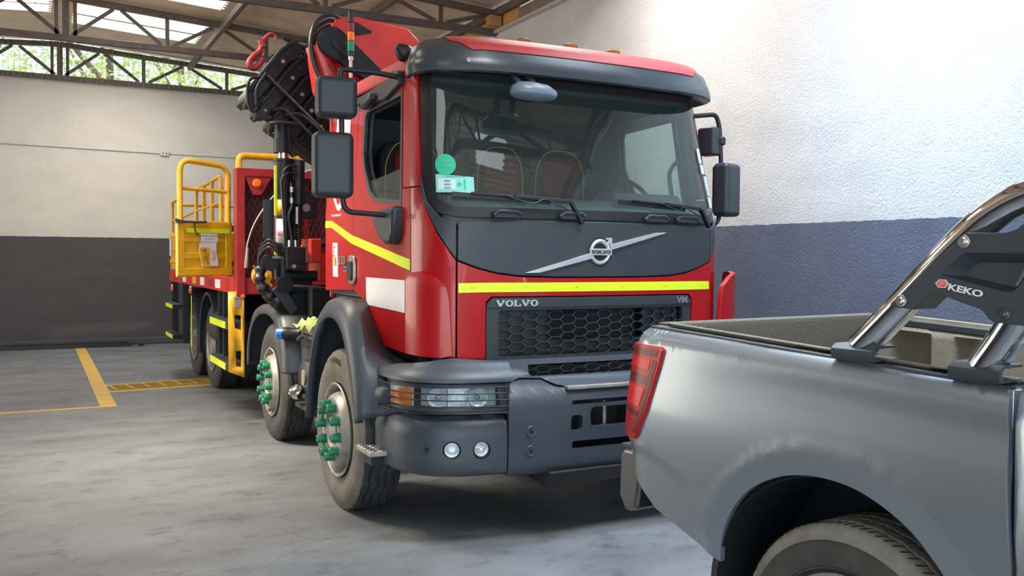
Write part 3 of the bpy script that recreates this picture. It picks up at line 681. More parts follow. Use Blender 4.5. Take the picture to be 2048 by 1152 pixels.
# wipers
for x0, x1, zz in ((-.93, -.34, 1.965), (.13, .66, 1.955)):
    bm = B(); p0 = W(sx(x0), zz, .03); p1 = W(sx(x1), zz-.03, .03)
    bar(bm, p0, p1, .012, .03); bar(bm, W(sx(x0+.1), zz+.004, .045), W(sx(x1), zz-.02, .05), .02, .014); bar(bm, W(sx(x0+.35), zz-.01, .05), W(sx(x1+.12), zz-.03, .05), .03, .02)
    bar(bm, W(sx(x1+.12), zz-.03, .05), W(sx(x1+.20), 1.82, .03), .03, .02); mk('wiper', bm, 'black', TR, bev=.003)
    bm = B(); tube(bm, curve([W(sx(x0+.3), zz-.01, .06), W(sx(x0+.45), zz-.05, .06), W(sx(x1-.05), zz-.03, .07), W(sx(x1+.1), zz-.08, .05)]), .004, 6); mk('washer_hose', bm, 'hose', TR)
# cowl under windshield
panel('cowl', Fp([(-.985, 1.80), (.985, 1.80), (.985, 1.90), (-.985, 1.90)]), W, 'plastic', TR, off=-.025, th=.01, step=ST)
for x in (-.62, -.20, .42, .68):
    bm = B(); p = W(sx(x), 1.862, 0); box(bm, p, (.17, .05, .035)); tube(bm, [p+Vector((-.09, -.02, -.005)), p+Vector((-.06, -.03, .02)), p+Vector((.06, -.03, .018)), p+Vector((.09, -.02, -.005))], .011, 8); mk('cowl_vent', bm, 'plastic', TR, bev=.008)
# emblem
Z0 = 1.654
def fr(x, z, off): return W(sx(x), z, off)
bm = B(); q = []
for r, o in ((.052, .008), (.058, .018), (.066, .020), (.074, .015), (.077, .008)): q.append([bm.verts.new(fr(r*.98*cos(2*pi*i/48), Z0+r*1.02*sin(2*pi*i/48), o)) for i in range(48)])
for a, b in zip(q, q[1:]):
    for i in range(48): j = (i+1) % 48; bm.faces.new((a[i], a[j], b[j], b[i]))
em = mk('emblem_ring', bm, 'silver', TR, recalc=True)
bm = prism(B(), [(-.078, Z0-.020), (.078, Z0-.020), (.078, Z0+.020), (-.078, Z0+.020)], lambda u, v, t: fr(u, v, t), .008, .022); mk('emblem_bar', bm, 'silver', em, bev=.002)
bm = prism(B(), [(.040, Z0+.050), (.052, Z0+.038), (.070, Z0+.056), (.070, Z0+.042), (.082, Z0+.042), (.082, Z0+.086), (.038, Z0+.086), (.038, Z0+.074), (.058, Z0+.072)], lambda u, v, t: fr(u, v, t), .008, .018); mk('emblem_arrow', bm, 'silver', em, bev=.001)
bm = prism(B(), circ(0, Z0, .084, 40), lambda u, v, t: fr(u, v, t), .004, .009); mk('emblem_backing', bm, 'black', em)
for pl in ([(-.505, 1.528), (-.415, 1.530), (-.06, 1.615), (-.078, 1.645)], [(.078, 1.668), (.060, 1.697), (.415, 1.778), (.505, 1.780)]):
    bm = flat(pl, (), (.05, 1)); 
    ge = bmesh.ops.extrude_face_region(bm, geom=bm.faces[:]); tv = [e for e in ge['geom'] if isinstance(e, bmesh.types.BMVert)]
    tvs = set(tv)
    for v in bm.verts:
        c = v.co.copy(); v.co = fr(c.x, c.y, .020 if v in tvs else .006)
    mk('emblem_slash', bm, 'silver', em, bev=.003)
    cx = sum(p[0] for p in pl)/4; cz = sum(p[1] for p in pl)/4
# VOLVO lettering, slab serif
def letters(name, word, h, x0, z0, w, m, par, off, th):
    def V_(x, w): return [(x, 1), (x+.36*w, 1), (x+.36*w, .86), (x+.28*w, .86), (x+.52*w, .38), (x+.74*w, .86), (x+.64*w, .86), (x+.64*w, 1), (x+w, 1), (x+w, .86), (x+.92*w, .86), (x+.58*w, 0), (x+.36*w, 0), (x+.06*w, .86), (x, .86)]
    def L_(x, w): return [(x, 1), (x+.5*w, 1), (x+.5*w, .86), (x+.38*w, .86), (x+.38*w, .16), (x+.80*w, .16), (x+.84*w, .38), (x+w, .38), (x+w, 0), (x, 0), (x, .14), (x+.10*w, .14), (x+.10*w, .86), (x, .86)]
    adv = {'V': 1.12, 'O': 1.0, 'L': .92}; tot = sum(adv[c] for c in word); sc = w/tot; x = x0
    bm = B()
    for c in word:
        a = adv[c]*sc; ww = a*.96
        if c in 'VL':
            prism(bm, [(p, z0+q*h) for p, q in (V_(x, ww) if c == 'V' else L_(x, ww))], lambda u, v, t: fr(u, v, t), off, off+th)
        else:
            n = 24; cx = x+ww/2; rg = []
            for rx, rz, o in ((ww*.5, h*.53, off), (ww*.5, h*.53, off+th), (ww*.22, h*.36, off+th), (ww*.22, h*.36, off)):
                rg.append([bm.verts.new(fr(cx+rx*cos(2*pi*i/n), z0+h/2+rz*sin(2*pi*i/n), o)) for i in range(n)])
            for k in range(4):
                q1, q2 = rg[k], rg[(k+1) % 4]
                for i in range(n): j = (i+1) % n; bm.faces.new((q1[i], q1[j], q2[j], q2[i]))
        x += a
    return mk(name, bm, m, par)
letters('emblem_lettering', 'VOLVO', .020, -.068, Z0-.010, .136, 'black', em, .022, .002)
# grille
gp = panel('grille_frame', Fp([(-.735, .99), (.735, .99), (.735, 1.35), (.70, 1.385), (-.70, 1.385), (-.735, 1.35)]), W, 'plastic', TR, holes=[Fp(rrect(-.66, 1.045, .66, 1.312, .02))], off=-.004, th=.03, step=ST)
panel('grille_header', Fp([(-.732, 1.328), (.732, 1.328), (.732, 1.35), (.70, 1.383), (-.70, 1.383), (-.732, 1.35)]), W, 'plastic', gp, off=.004, th=.02, step=ST)
letters('brand_lettering', 'VOLVO', .036, -.682, 1.335, .265, 'silver', gp, .005, .006)
tw('model_lettering', 'VM', .040, sx(.650), 1.336, 'silver', gp, .010, 1.2, bold=.045)
def honey(name, x0, x1, z0, z1, cw, ch, par, m, ox=0, y0=None, dep=.03, surf=None):
    bm = B(); cx = x0; col = 0
    sf = surf or fr
    while cx <= x1+1e-6:
        cz = z0+(ch/2 if col % 2 else 0)
        while cz <= z1+1e-6:
            def hx(k): return [(cx+cw*.64*k, cz), (cx+cw*.36*k, cz+ch/2*k), (cx-cw*.36*k, cz+ch/2*k), (cx-cw*.64*k, cz), (cx-cw*.36*k, cz-ch/2*k), (cx+cw*.36*k, cz-ch/2*k)]
            A, C_ = hx(1.0), hx(.93)
            va = [bm.verts.new(sf(u, v, ox)) for u, v in A]; vc = [bm.verts.new(sf(u, v, ox)) for u, v in C_]; vd = [bm.verts.new(sf(u, v, ox-dep)) for u, v in hx(.95)]
            for i in range(6):
                j = (i+1) % 6; bm.faces.new((va[i], va[j], vc[j], vc[i])); bm.faces.new((vc[i], vc[j], vd[j], vd[i]))
            cz += ch
        cx += cw; col += 1
    return mk(name, bm, m, par, recalc=False, ang=20)
honey('grille_mesh', -.63, .63, 1.07, 1.30, .084, .052, gp, 'plastic', -.002)
for a, b in ((-.66, -.33), (.36, .66)): panel('grille_shutter', Fp([(a, 1.045), (b, 1.045), (b, 1.312), (a, 1.312)]), W, 'plastic', gp, off=-.045, th=.01, step=ST)
panel('grille_shutter', Fp([(-.33, 1.045), (.36, 1.045), (.36, 1.13), (-.33, 1.13)]), W, 'plastic', gp, off=-.05, th=.01, step=ST)
bm = B(); box2(bm, (-.7, .12, .8), (.7, .16, 1.35)); mk('radiator', bm, 'black', TR)
# reflective tape
n_ = 12
panel('front_tape', Fp([(-.90, 1.415)]+[( -.90+1.8*k/n_, 1.418) for k in range(1, n_)]+[(.90, 1.418), (.90, 1.47)]+[(.90-1.8*k/n_, 1.472) for k in range(1, n_)]+[(-.90, 1.47)]), W, 'tape', TR, off=.0065, th=.002, step=ST, bev=0)
for k in range(6): tw('tape_print', '001C2', .006, sx(-.82+k*.33), 1.44, 'text_d', TR, .009)
both('side_tape', [(-sy(2.09), 1.877), (-sy(1.93), 1.875), (-sy(1.45), 1.762), (-sy(.355), 1.602), (-sy(.355), 1.538), (-sy(1.45), 1.704), (-sy(1.93), 1.825), (-sy(2.09), 1.827)], 'tape', off=.0065, th=.002, step=ST, bev=0)
panel('blank_sign', [(-sy(1.14), 1.480), (-sy(1.13), 1.30), (-sy(.425), 1.285), (-sy(.425), 1.478)], W, 'white', TR, off=.0075, th=.003, step=ST, bev=0)
panel('narrow_sign', [(-sy(1.90), 1.715), (-sy(1.89), 1.47), (-sy(1.77), 1.465), (-sy(1.78), 1.712)], W, 'white', TR, off=.0075, th=.003, step=ST, bev=0)
def side(name, body, h, y0, z0, m, par, off=.012, xs=1, bold=0, th=.004): return text(name, body, h, (0, 0, 0), (0, -1, 0), (0, 0, 1), m, par, ext=th, xs=xs, bold=bold, f=lambda x, y: W(-sy(y0-x), z0+y, off))
side('power_badge', '330', .062, 1.745, 1.558, 'steel', TR, bold=.02, xs=1.35)
bm = prism(B(), rrect(1.525, 1.510, 1.635, 1.545, .006), lambda u, v, t: Vector((-1.084-t, u, v)), 0, .006); gb = mk('side_badge', bm, 'steel', TR)
side('badge_print', 'EURO5', .018, 1.628, 1.519, 'text_d', gb, .011, 1.2, th=.001)
side('sign_print', 'MAX\n80\nKM', .022, 1.885, 1.67, 'text_r', TR, .009, 1, th=.001)
bm = prism(B(), [(1.86, 1.55), (1.81, 1.55), (1.81, 1.61), (1.86, 1.61)], lambda u, v, t: Vector((-1.084-t, u, v)), .0075, .0095); mk('sign_pictogram', bm, 'yellow', TR)
# owner's white swoosh and web address
def swoosh(y, z): return W(-sy(y), z, .008)
bm = prism(B(), [(1.93, 2.06), (1.86, 2.04), (1.80, 1.99), (1.76, 1.985), (1.70, 2.03), (1.66, 2.10), (1.64, 2.03), (1.68, 1.97), (1.74, 1.94), (1.80, 1.95), (1.86, 2.0)], lambda u, v, t: W(-sy(u), v, t), .006, .008); mk('white_logo', bm, 'white', TR)
side('web_address', 'www.cruzexpress.cl', .022, 1.93, 1.905, 'white', TR, .007, .95, th=.001)
bm = prism(B(), [(1.93, 2.62), (1.60, 2.60), (1.60, 2.42), (1.75, 2.40), (1.93, 2.50)], lambda u, v, t: W(-sy(u), v, t), .006, .008); mk('white_logo', bm, 'white', TR)
# corner air deflectors
for sgn in (-1, 1):
    def cp(u, v, t):
        return W(sgn*u, v, t)
    ol = [(sy(.335), 1.055), (sy(.335), 1.50), (sy(.32), 1.525), (sy(.22), 1.535), (sx(1.0), 1.50), (sx(.955), 1.44), (sx(.945), 1.38), (sx(.93), 1.06), (sx(.97), 1.045)]
    if sgn == -1:
        ff = lambda s, z, o: W(s, z, o+.02+.025*min(1, max(0, (abs(s)-sx(.93))/.12))*min(1, max(0, (1.56-z)/.08)))
        panel('air_deflector', [(-a, b) for a, b in ol], ff, 'red', TR, off=0, th=.05, step=(.04, .04), bev=.012, ang=30)
    else:
        ff = lambda s, z, o: W(s, z, o+.06+.12*min(1, max(0, (abs(s)-sx(.93))/.2))*min(1, max(0, (1.58-z)/.06)))
        panel('air_deflector', ol[::-1], ff, 'red', TR, off=0, th=.03, step=(.04, .04), bev=.008, ang=30)
# ---------------------------------------------------------------- bumper
_bp = cm([(0, -.19), (.5, -.175), (.9, -.12), (1.10, -.03), (1.20, .10), (1.235, .25), (1.24, .50)], 16)
_bc = [0]
for a, b in zip(_bp, _bp[1:]): _bc.append(_bc[-1]+math.dist(a, b))
_bx = [p[0] for p in _bp]; _by = [p[1] for p in _bp]
def bs(x): return math.copysign(interp(min(abs(x), 1.2399), _bx, _bc), x)
def W1(s, z):
    a = abs(s); return Vector((math.copysign(interp(a, _bc, _bx), s), interp(a, _bc, _by), z))
def BW(s, z, off=0):
    e = .01; d = W1(s+e, z)-W1(s-e, z); n = Vector((d.y, -d.x, 0)).normalized(); return W1(s, z)+n*off
bend = _bc[-1]
def BP(pts): return [(bs(x), z) for x, z in pts]
for sgn in (-1, 1):
    prof = [(.40, -.05), (.405, -.015), (.43, 0), (.50, .006), (.64, .004), (.70, -.012), (.728, -.04), (.735, -.075)]
    def bf(s, z, o): return BW(s, z, o+interp(z, [p[0] for p in prof], [p[1] for p in prof]))
    s0 = bs(.70); fogs = [circ(bs(.845), .552, .050, 20), circ(bs(1.005), .556, .050, 20)]
    ol = [(-bend, .42), (-s0, .398), (-s0, .735), (-bend, .73)]
    hs = [[(-a, b) for a, b in h] for h in fogs]
    if sgn == 1: ol = mirp(ol); hs = [mirp(h) for h in hs]
    bp = panel('bumper_end', ol, bf, 'fender', TR, holes=hs, th=.03, step=(.05, .035), bev=.006, ang=50)
    for h in fogs:
        cx = sum(p[0] for p in h)/len(h); p = BW(sgn*cx, .555, -.005); q = BW(sgn*cx, .555, .1)-BW(sgn*cx, .555, 0); q.normalize()
        bm = lathe(B(), [(-.05, .0), (-.045, .02), (-.01, .043)], p, q, 24, cap=False); fl_ = mk('fog_lamp', bm, 'lens', bp, solid=.004)
        bm = lathe(B(), [(-.02, .050), (0, .050), (.006, .046), (.004, .043), (-.02, .043)], p, q, 28, cap=False); mk('fog_bezel', bm, 'black', bp)
        bm = lathe(B(), [(-.008, .043), (-.002, .03), (0, 0)], p, q, 28, cap=False); mk('fog_glass', bm, 'clear', bp)
    p = BW(sgn*bs(1.12), .56, .006); bm = cyl(B(), p, p+(BW(sgn*bs(1.12), .56, .1)-p).normalized()*.006, .012, seg=12); mk('bumper_bolt', bm, 'black', bp)
cprof = [(.385, -.03), (.40, -.01), (.43, .01), (.70, .018), (.80, .01), (.86, -.01), (.885, -.05), (.96, -.07)]
def cf(s, z, o): return BW(s, z, o+interp(z, [p[0] for p in cprof], [p[1] for p in cprof]))
hole = [BP(rrect(-.30, .775, .30, .80, .01)), BP(rrect(-.18, .64, .18, .755, .03)), BP(rrect(-.31, .625, -.235, .715, .02)), BP(rrect(.235, .625, .31, .715, .02)), BP(rrect(-.30, .52, .30, .565, .015))]
co = [(-.695, .395), (-.35, .385), (.35, .385), (.695, .395), (.695, .90), (.60, .925), (.47, .92), (.38, .88), (.30, .868), (-.30, .868), (-.38, .88), (-.47, .92), (-.60, .925), (-.695, .90)]
cb = panel('bumper_center', BP(co), cf, 'fender', TR, holes=hole, th=.04, step=(.06, .04), bev=.006, ang=50)
for x in (-.56, .56):
    for z in (.64, .53):
        p = cf(bs(x), z, .0); bm = lathe(B(), [(-.0, .034), (.004, .030), (.002, .022), (-.012, .012), (-.012, 0)], p, (0, -1, 0), 24, cap=False); mk('bumper_recess', bm, 'fender', cb)
        bm = cyl(B(), p+Vector((0, .006, 0)), p+Vector((0, -.004, 0)), .010, seg=6); mk('bumper_bolt', bm, 'black', cb)
# fairings above the headlights and top ledge
for sgn in (-1, 1):
    f1 = lambda s, z, o: BW(s, z, o+interp(z, [.93, .965, .99, 1.06], [.01, -.0, -.05, -.13]))
    ol = [(-bend, .925), (-bs(.66), .925), (-bs(.66), 1.03), (-bs(1.0), 1.05), (-bend+.18, 1.0), (-bend, .965)]
    if sgn == 1: ol = mirp(ol)
    fa = panel('headlight_fairing', ol, f1, 'fender', TR, th=.02, step=(.05, .03), bev=.005, ang=50)
    f2 = lambda s, z, o: BW(s, z, o)
    # headlight: housing, lens
    hb_ = [(-bend+.03, .742), (-bs(.70), .735), (-bs(.70), .925), (-bend+.03, .93)]
    if sgn == 1: hb_ = mirp(hb_)
    hh = panel('headlight', hb_, lambda s, z, o: BW(s, z, o-.10), 'black', TR, th=.03, step=(.06, .06))
    a0, a1 = bs(.735), bs(1.02); b1 = bend-.20
    fr_ = [(-b1-.005, .775), (-a0+.01, .772), (-a0-.03+.03, .90), (-b1-.005, .905)]
    def cyr(p): return p if sgn == -1 else mirp(p)
    rim_o = [(-b1-.03, .762), (-a0+.05, .760), (-a0+.055, .915), (-b1-.03, .918)]; rim_i = [(-b1, .782), (-a0, .78), (-a0-.012, .895), (-b1, .90)]
    panel('headlight_bezel', cyr(rim_o), lambda s, z, o: BW(s, z, o-.012), 'fender', hh, holes=[cyr(rim_i)], th=.02, step=(.06, .06), bev=.003)
    mid = -a0-(b1-a0)*.68
    panel('turn_signal', cyr([(-b1, .782), (mid, .782), (mid, .90), (-b1, .90)]), lambda s, z, o: BW(s, z, o-.014), 'lens', hh, th=.006, step=(.03, .03), bev=0)
    panel('turn_signal_lens', cyr([(-b1+.03, .79), (mid-.01, .79), (mid-.006, .885), (mid-.05, .893), (-b1+.045, .86), (-b1+.025, .82)]), lambda s, z, o: BW(s, z, o-.010), 'amber', hh, th=.004, step=(.03, .03), bev=0)
    for cx, r in ((a0+(b1-a0)*.17, .052), (a0+(b1-a0)*.48, .052)):
        p = BW(sgn*cx, .84, -.02); q = (BW(sgn*cx, .84, .1)-p).normalized()
        bm = lathe(B(), [(-.06, 0), (-.055, .02), (-.03, .042), (0, r+.003)], p, q, 28, cap=False); mk('headlight_reflector', bm, 'lens', hh, solid=.003)
        bm = lathe(B(), [(-.05, .0), (-.02, .016), (-.01, .012), (-.008, 0)], p, q, 16, cap=False); mk('bulb_cap', bm, 'steel', hh)
    panel('reflector_panel', cyr([(mid, .785), (-a0-.005, .785), (-a0-.01, .893), (mid, .898)]), lambda s, z, o: BW(s, z, o-.082), 'lens', hh, th=.006, step=(.03, .03), bev=0)
    panel('headlight_glass', cyr(rim_i), lambda s, z, o: BW(s, z, o-.008), 'clear', hh, th=.003, step=(.05, .05), bev=0)
    bm = B()
    for k in range(5):
        z = .762+k*.036
        tube(bm, [BW(sgn*q, z, .035) for q in [bs(.70)+(bend-.14-bs(.70))*i/14 for i in range(15)]], .0042, 6)
    for q in (bs(.705), bs(.72), bend-.30, bend-.145): tube(bm, [BW(sgn*q, .75, .035), BW(sgn*q, .92, .035)], .0045, 6)
    for q in (bs(.705), bend-.145):
        for z in (.765, .905): tube(bm, [BW(sgn*q, z, .035), BW(sgn*q, z, -.02)], .0045, 6)
    mk('headlight_guard', bm, 'black', TR)
    bm = B(); lathe(bm, [(-.06, .02), (-.05, .035), (.03, .04), (.045, .03), (.05, 0)], (sgn*1.30, .20, .84), (-.2*sgn, -1, 0), 20)
    for v in bm.verts: v.co.x = sgn*1.30+(v.co.x-sgn*1.30)*.8; v.co.z = .84+(v.co.z-.84)*1.3
    mk('side_marker_lamp', bm, 'mirror', TR)
ledge = [(-.70, .915), (-.60, .935), (-.47, .93), (-.38, .89), (-.30, .878), (.30, .878), (.38, .89), (.47, .93), (.60, .935), (.70, .915), (.70, 1.03), (-.70, 1.03)]
panel('bumper_top', BP(ledge), lambda s, z, o: BW(s, z, o+interp(z, [.87, .93, .95, 1.04], [-.02, -.06, -.12, -.15])), 'fender', TR, holes=[BP(rrect(-.52, .938, .52, 1.0, .015))], th=.02, step=(.06, .03), bev=.005, ang=50)
honey('lower_grille', -.50, .50, .95, .99, .084, .042, TR, 'plastic', 0, dep=.02, surf=lambda x, z, o: BW(bs(x), z, o-.13))
panel('lower_step', BP([(-.33, .862), (.33, .862), (.33, .882), (-.33, .882)]), lambda s, z, o: BW(s, z, o+.012), 'rim', TR, th=.06, step=(.06, .06))
bm = B(); box2(bm, (-1.0, .0, .42), (1.0, .06, .98)); box2(bm, (-.98, .05, .98), (.98, .6, 1.04)); mk('bumper_core', bm, 'black', TR)
bm = B(); tube(bm, [(-.04, -.13, .60), (-.04, -.13, .78)], .016, 12); mk('tow_pin', bm, 'steel', TR)
bm = B(); prism(bm, [(-.1, .3), (.3, .34), (.35, .40), (-.16, .40)], lambda u, v, t: Vector((t, u-.05, v)), -.45, .6); mk('under_bumper_plate', bm, 'dark', TR, bev=.01)
# foot step behind the bumper
bm = B(); box2(bm, (-1.345, .30, .47), (-1.10, .56, .50)); sp = mk('footstep', bm, 'rim', TR, bev=.008)
bm = B()
for i in range(5):
    for j in range(5): lathe(bm, [(0, .020), (.004, .017), (.004, .008), (0, .006)], (-1.32+i*.05, .325+j*.052, .50), (0, 0, 1), 10, cap=False)
mk('grip_pattern', bm, 'steel', sp)
bm = B(); box2(bm, (-1.30, .40, .40), (-1.1, .60, .47)); mk('step_bracket', bm, 'black', sp)
# ---------------------------------------------------------------- truck wheels
def tyre_bm(R_, w, rin, seg=144, k=36, n_gr=4, gd=.013, lug=.007, zig=.006):
    """tyre around the local x axis; outer face at x=0, body towards +x"""
    pr = [(.035, rin, 0, 0), (.012, rin+.012, 0, 0), (.008, rin+.05, 0, 0), (-.004, rin+.08, 0, 0), (-.006, rin+(R_-rin)*.55, 0, 0), (0.0, rin+(R_-rin)*.75, 0, 0), (.006, rin+(R_-rin)*.78, 0, 0), (.014, R_-.022, 0, lug*.6), (.026, R_-.006, 0, lug), (.040, R_, 0, 0)]
    gs = [.04+(w-.08)*(i+.5)/n_gr for i in range(n_gr)]
    body = []
    for g in gs: body += [(g-.009, R_+.001, zig, 0), (g-.006, R_-gd, zig, 0), (g+.006, R_-gd, zig, 0), (g+.009, R_+.001, zig, 0)]
    pr2 = pr+body+[(w-a, b, c, d) for a, b, c, d in pr[::-1]]
    bm = B(); rings = []
    for t, r, z, l in pr2:
        rg = []
        for i in range(seg):
            a = 2*pi*i/seg; tt = t+z*(1 if (i*k//seg) % 2 else -1)*(1 if z else 0); rr = r-(l if (i*k*2//seg) % 2 else 0)
            rg.append(bm.verts.new((tt, rr*cos(a), rr*sin(a))))
        rings.append(rg)
    for q, v in zip(rings, rings[1:]):
        for i in range(seg): j = (i+1) % seg; bm.faces.new((q[i], q[j], v[j], v[i]))
    return bm
def steer_rim():
    bm = lathe(B(), [(.03, .285), (-.004, .302), (-.010, .296), (-.004, .284), (.06, .272), (.10, .262), (.09, .250), (.03, .244), (-.015, .226), (-.03, .208), (-.03, .125), (-.012, .118), (-.006, .10), (-.03, .085), (-.035, .05), (-.03, 0)], (0, 0, 0), (1, 0, 0), 56, cap=False)
    return bm
def drive_rim():
    return lathe(B(), [(.03, .285), (-.004, .300), (-.008, .294), (.0, .284), (.05, .275), (.12, .268), (.15, .25), (.155, .17), (.14, .13), (.03, .115), (.0, .10), (-.005, .0)], (0, 0, 0), (1, 0, 0), 56, cap=False)
def make_wheel(loc, kind, mir=False, tm='rubber', rz=0):
    t = mk('tyre', tyre_bm(.515, .285 if kind != 'dual' else .27, .292), [tm, 'tread'], TR, loc=loc)
    for q in t.data.polygons:
        c = q.center
        if .030 < c.x < .262 and math.hypot(c.y, c.z) > .49: q.material_index = 1
    if kind == 'steer':
        r = mk('rim', steer_rim(), 'rim', t, solid=.006)
        for i in range(10):
            a = 2*pi*i/10+.13; c = Vector((-.03, .166*cos(a), .166*sin(a)))
            bm = lathe(B(), [(0, .031), (.012, .031), (.014, .0285), (.052, .0285), (.058, .025), (.060, .018), (.050, .015), (.049, 0)], c, (-1, 0, 0), 14); mk('nut_cap', bm, 'green', t)
            if i % 2 == 0:
                a2 = 2*pi*(i+1)/10+.13; bm = bar(B(), c+Vector((-.02, 0, 0)), Vector((-.05, .166*cos(a2), .166*sin(a2))), .014, .006); mk('nut_link', bm, 'green', t)
            a3 = a+pi/10; bm = B(); n = 12; c3 = Vector((.045, .2465*cos(a3), .2465*sin(a3)))
            tg = Vector((0, -sin(a3), cos(a3))); rd = Vector((1, 0, 0))*.95+Vector((0, cos(a3), sin(a3)))*-.1
            bm.faces.new([bm.verts.new(c3+Vector((0, cos(a3), sin(a3)))*.002+tg*.020*cos(2*pi*q/n)+rd*.016*sin(2*pi*q/n)) for q in range(n)]); mk('vent_hole', bm, 'black', t, solid=.002)
    else:
        mk('rim', drive_rim(), 'rim', t, solid=.006)
        if kind == 'dual': mk('inner_tyre', tyre_bm(.515, .27, .292, seg=72, k=36), 'rubber', t, loc=(.31, 0, 0))
    t.rotation_euler = (0, 0, rz+(pi if mir else 0))
    return t
ZW = .506
make_wheel((-1.318, 1.032, ZW), 'steer', tm='dusty'); make_wheel((1.318, 1.032, ZW), 'steer', True)
make_wheel((-1.187, 3.438, ZW), 'steer'); make_wheel((1.187, 3.438, ZW), 'steer', True)
for y in (6.879, 8.239):
    make_wheel((-1.12, y, ZW), 'dual'); make_wheel((1.12, y, ZW), 'dual', True)
for y in (1.032, 3.438, 6.879, 8.239):
    bm = cyl(B(), (-1.0, y, ZW), (1.0, y, ZW), .07); lathe(bm, [(-.2, .09), (-.12, .17), (.12, .17), (.2, .09)], (0, y, ZW), (1, 0, 0)); mk('axle', bm, 'dark', TR)
text('tyre_lettering', 'X WORKS', .035, (0, 0, 0), (1, 0, 0), (0, 0, 1), mat('raised_rubber', (.05, .048, .042), .8), TR, ext=0, bold=.01,
     f=lambda x, y: Vector((-1.3265, 1.032-(.43+y)*sin((x/.43)-.28), ZW+(.43+y)*cos((x/.43)-.28))))
# fenders
def loft(bm, secs, close=False):
    rr = [[bm.verts.new(p) for p in s] for s in secs]
    for a, b in zip(rr, rr[1:]):
        for i in range(len(a)-1): bm.faces.new((a[i], a[i+1], b[i+1], b[i]))
    return bm
def arc(pts, x): return [Vector((x, p.x, p.y)) for p in curve([(a, b, 0) for a, b in pts], 5)]
A1 = [(1.56, .50), (1.47, .80), (1.33, 1.07), (1.12, 1.21), (.90, 1.22), (.72, 1.12), (.59, .92), (.51, .74), (.475, .64)]
B1 = [(1.63, .50), (1.55, .82), (1.42, 1.12), (1.20, 1.31), (.92, 1.365), (.68, 1.31), (.53, 1.10), (.44, .88), (.40, .68)]
C1 = [(1.64, .50), (1.56, .82), (1.45, 1.13), (1.33, 1.29), (1.19, 1.325), (1.02, 1.19), (.78, 1.03), (.42, .96), (.16, .76)]
for s in (-1, 1):
    def mixp(P_, Q, k): return [(a[0]*(1-k)+b[0]*k, a[1]*(1-k)+b[1]*k) for a, b in zip(P_, Q)]
    secs = [arc(A1, s*1.33), arc(A1, s*1.372), arc(mixp(A1, B1, .15), s*1.382), arc(mixp(A1, B1, .6), s*1.372), arc(mixp(A1, B1, .9), s*1.345), arc(B1, s*1.30), arc(mixp(B1, C1, .7), s*1.18), arc(C1, s*1.0)]
    mk('front_mudguard', loft(B(), secs), 'fender', TR, solid=.012, ang=60)
    bm = B(); prism(bm, [(1.5, .45), (1.40, .9), (1.2, 1.2), (.8, 1.24), (.5, 1.0), (.42, .5)], lambda u, v, t: Vector((s*t, u, v)), .96, .98); mk('wheel_well_liner', bm, 'dark', TR)
A2 = [(4.12, .58), (4.08, .80), (3.92, .98), (3.62, 1.09), (3.25, 1.10), (3.0, 1.02), (2.89, .86), (2.86, .74), (2.85, .66)]
B2 = [(4.20, .58), (4.16, .82), (3.98, 1.06), (3.66, 1.175), (3.22, 1.185), (2.90, 1.12), (2.74, .92), (2.70, .76), (2.69, .66)]
for s in (-1, 1):
    secs = [arc(A2, s*1.22), arc(A2, s*1.245), arc(mixp(A2, B2, .3), s*1.255), arc(mixp(A2, B2, .8), s*1.24), arc(B2, s*1.21), arc(B2, s*.80)]
    mk('second_mudguard', loft(B(), secs), 'plastic', TR, solid=.012, ang=60)
    for y in (6.879, 8.239):
        def ra(R_, x): return [Vector((x, y+R_*cos(a), ZW+R_*sin(a)*1.08)) for a in [rad(-12+204*i/24) for i in range(25)]]
        mk('rear_mudguard', loft(B(), [ra(.575, s*1.15), ra(.58, s*1.175), ra(.615, s*1.175), ra(.62, s*1.14), ra(.62, s*.52)]), 'fender', TR, solid=.008, ang=50)
# chassis
bm = B()
for s in (-1, 1): box2(bm, (s*.38, .4, .78), (s*.46, 9.1, 1.02))
for y in (2.4, 4.6, 6.2, 7.5, 9.0): box2(bm, (-.4, y, .82), (.4, y+.1, .98))
mk('chassis_frame', bm, 'dark', TR, bev=.01)
bm = B(); box2(bm, (-.45, .5, .55), (.45, 1.9, .95)); cyl(bm, (0, 1.9, .7), (0, 6.8, .55), .06); mk('engine_underside', bm, 'dark', TR, bev=.05)
bm = B(); box2(bm, (-1.13, 1.95, .62), (-.5, 2.66, 1.04)); tk = mk('fuel_tank', bm, 'plastic', TR, bev=.05, seg=4)
bm = B(); box2(bm, (-1.14, 2.1, .90), (-1.12, 2.6, 1.0)); mk('tank_recess', bm, 'black', tk)
bm = B(); lathe(bm, [(0, .045), (.10, .045), (.11, .052), (.15, .05)], (-1.12, 2.66, .99), (-.75, .55, -.02), 16); nk = mk('filler_neck', bm, 'black', tk)
bm = B(); lathe(bm, [(0, .048), (.045, .048), (.055, .04), (.056, 0)], Vector((-1.12, 2.66, .99))+Vector((-.75, .55, -.02)).normalized()*.15, (-.75, .55, -.02), 14); mk('filler_cap', bm, 'blue', nk, ang=20)
bm = B(); lathe(bm, [(0, 0), (.0, .08), (.012, .125), (.03, .135), (.2, .14), (.22, .12), (.22, 0)], (-1.24, 2.15, .70), (1, .15, 0), 28); af = mk('air_drum', bm, 'black', TR)
bm = B(); cyl(bm, (-1.245, 2.15, .70), (-1.23, 2.15, .70), .06); mk('drum_hub', bm, 'rim', af)
mk('tank_hose', tube(B(), [(-1.20, 2.45, .96), (-1.22, 2.2, 1.02), (-1.18, 1.9, .98)], .018, 8, fr=.05), 'dark', TR)
mk('tank_hose', tube(B(), [(-1.2, 2.3, .55), (-1.18, 2.1, .5), (-1.1, 1.9, .52)], .02, 8, fr=.05), 'dark', TR)
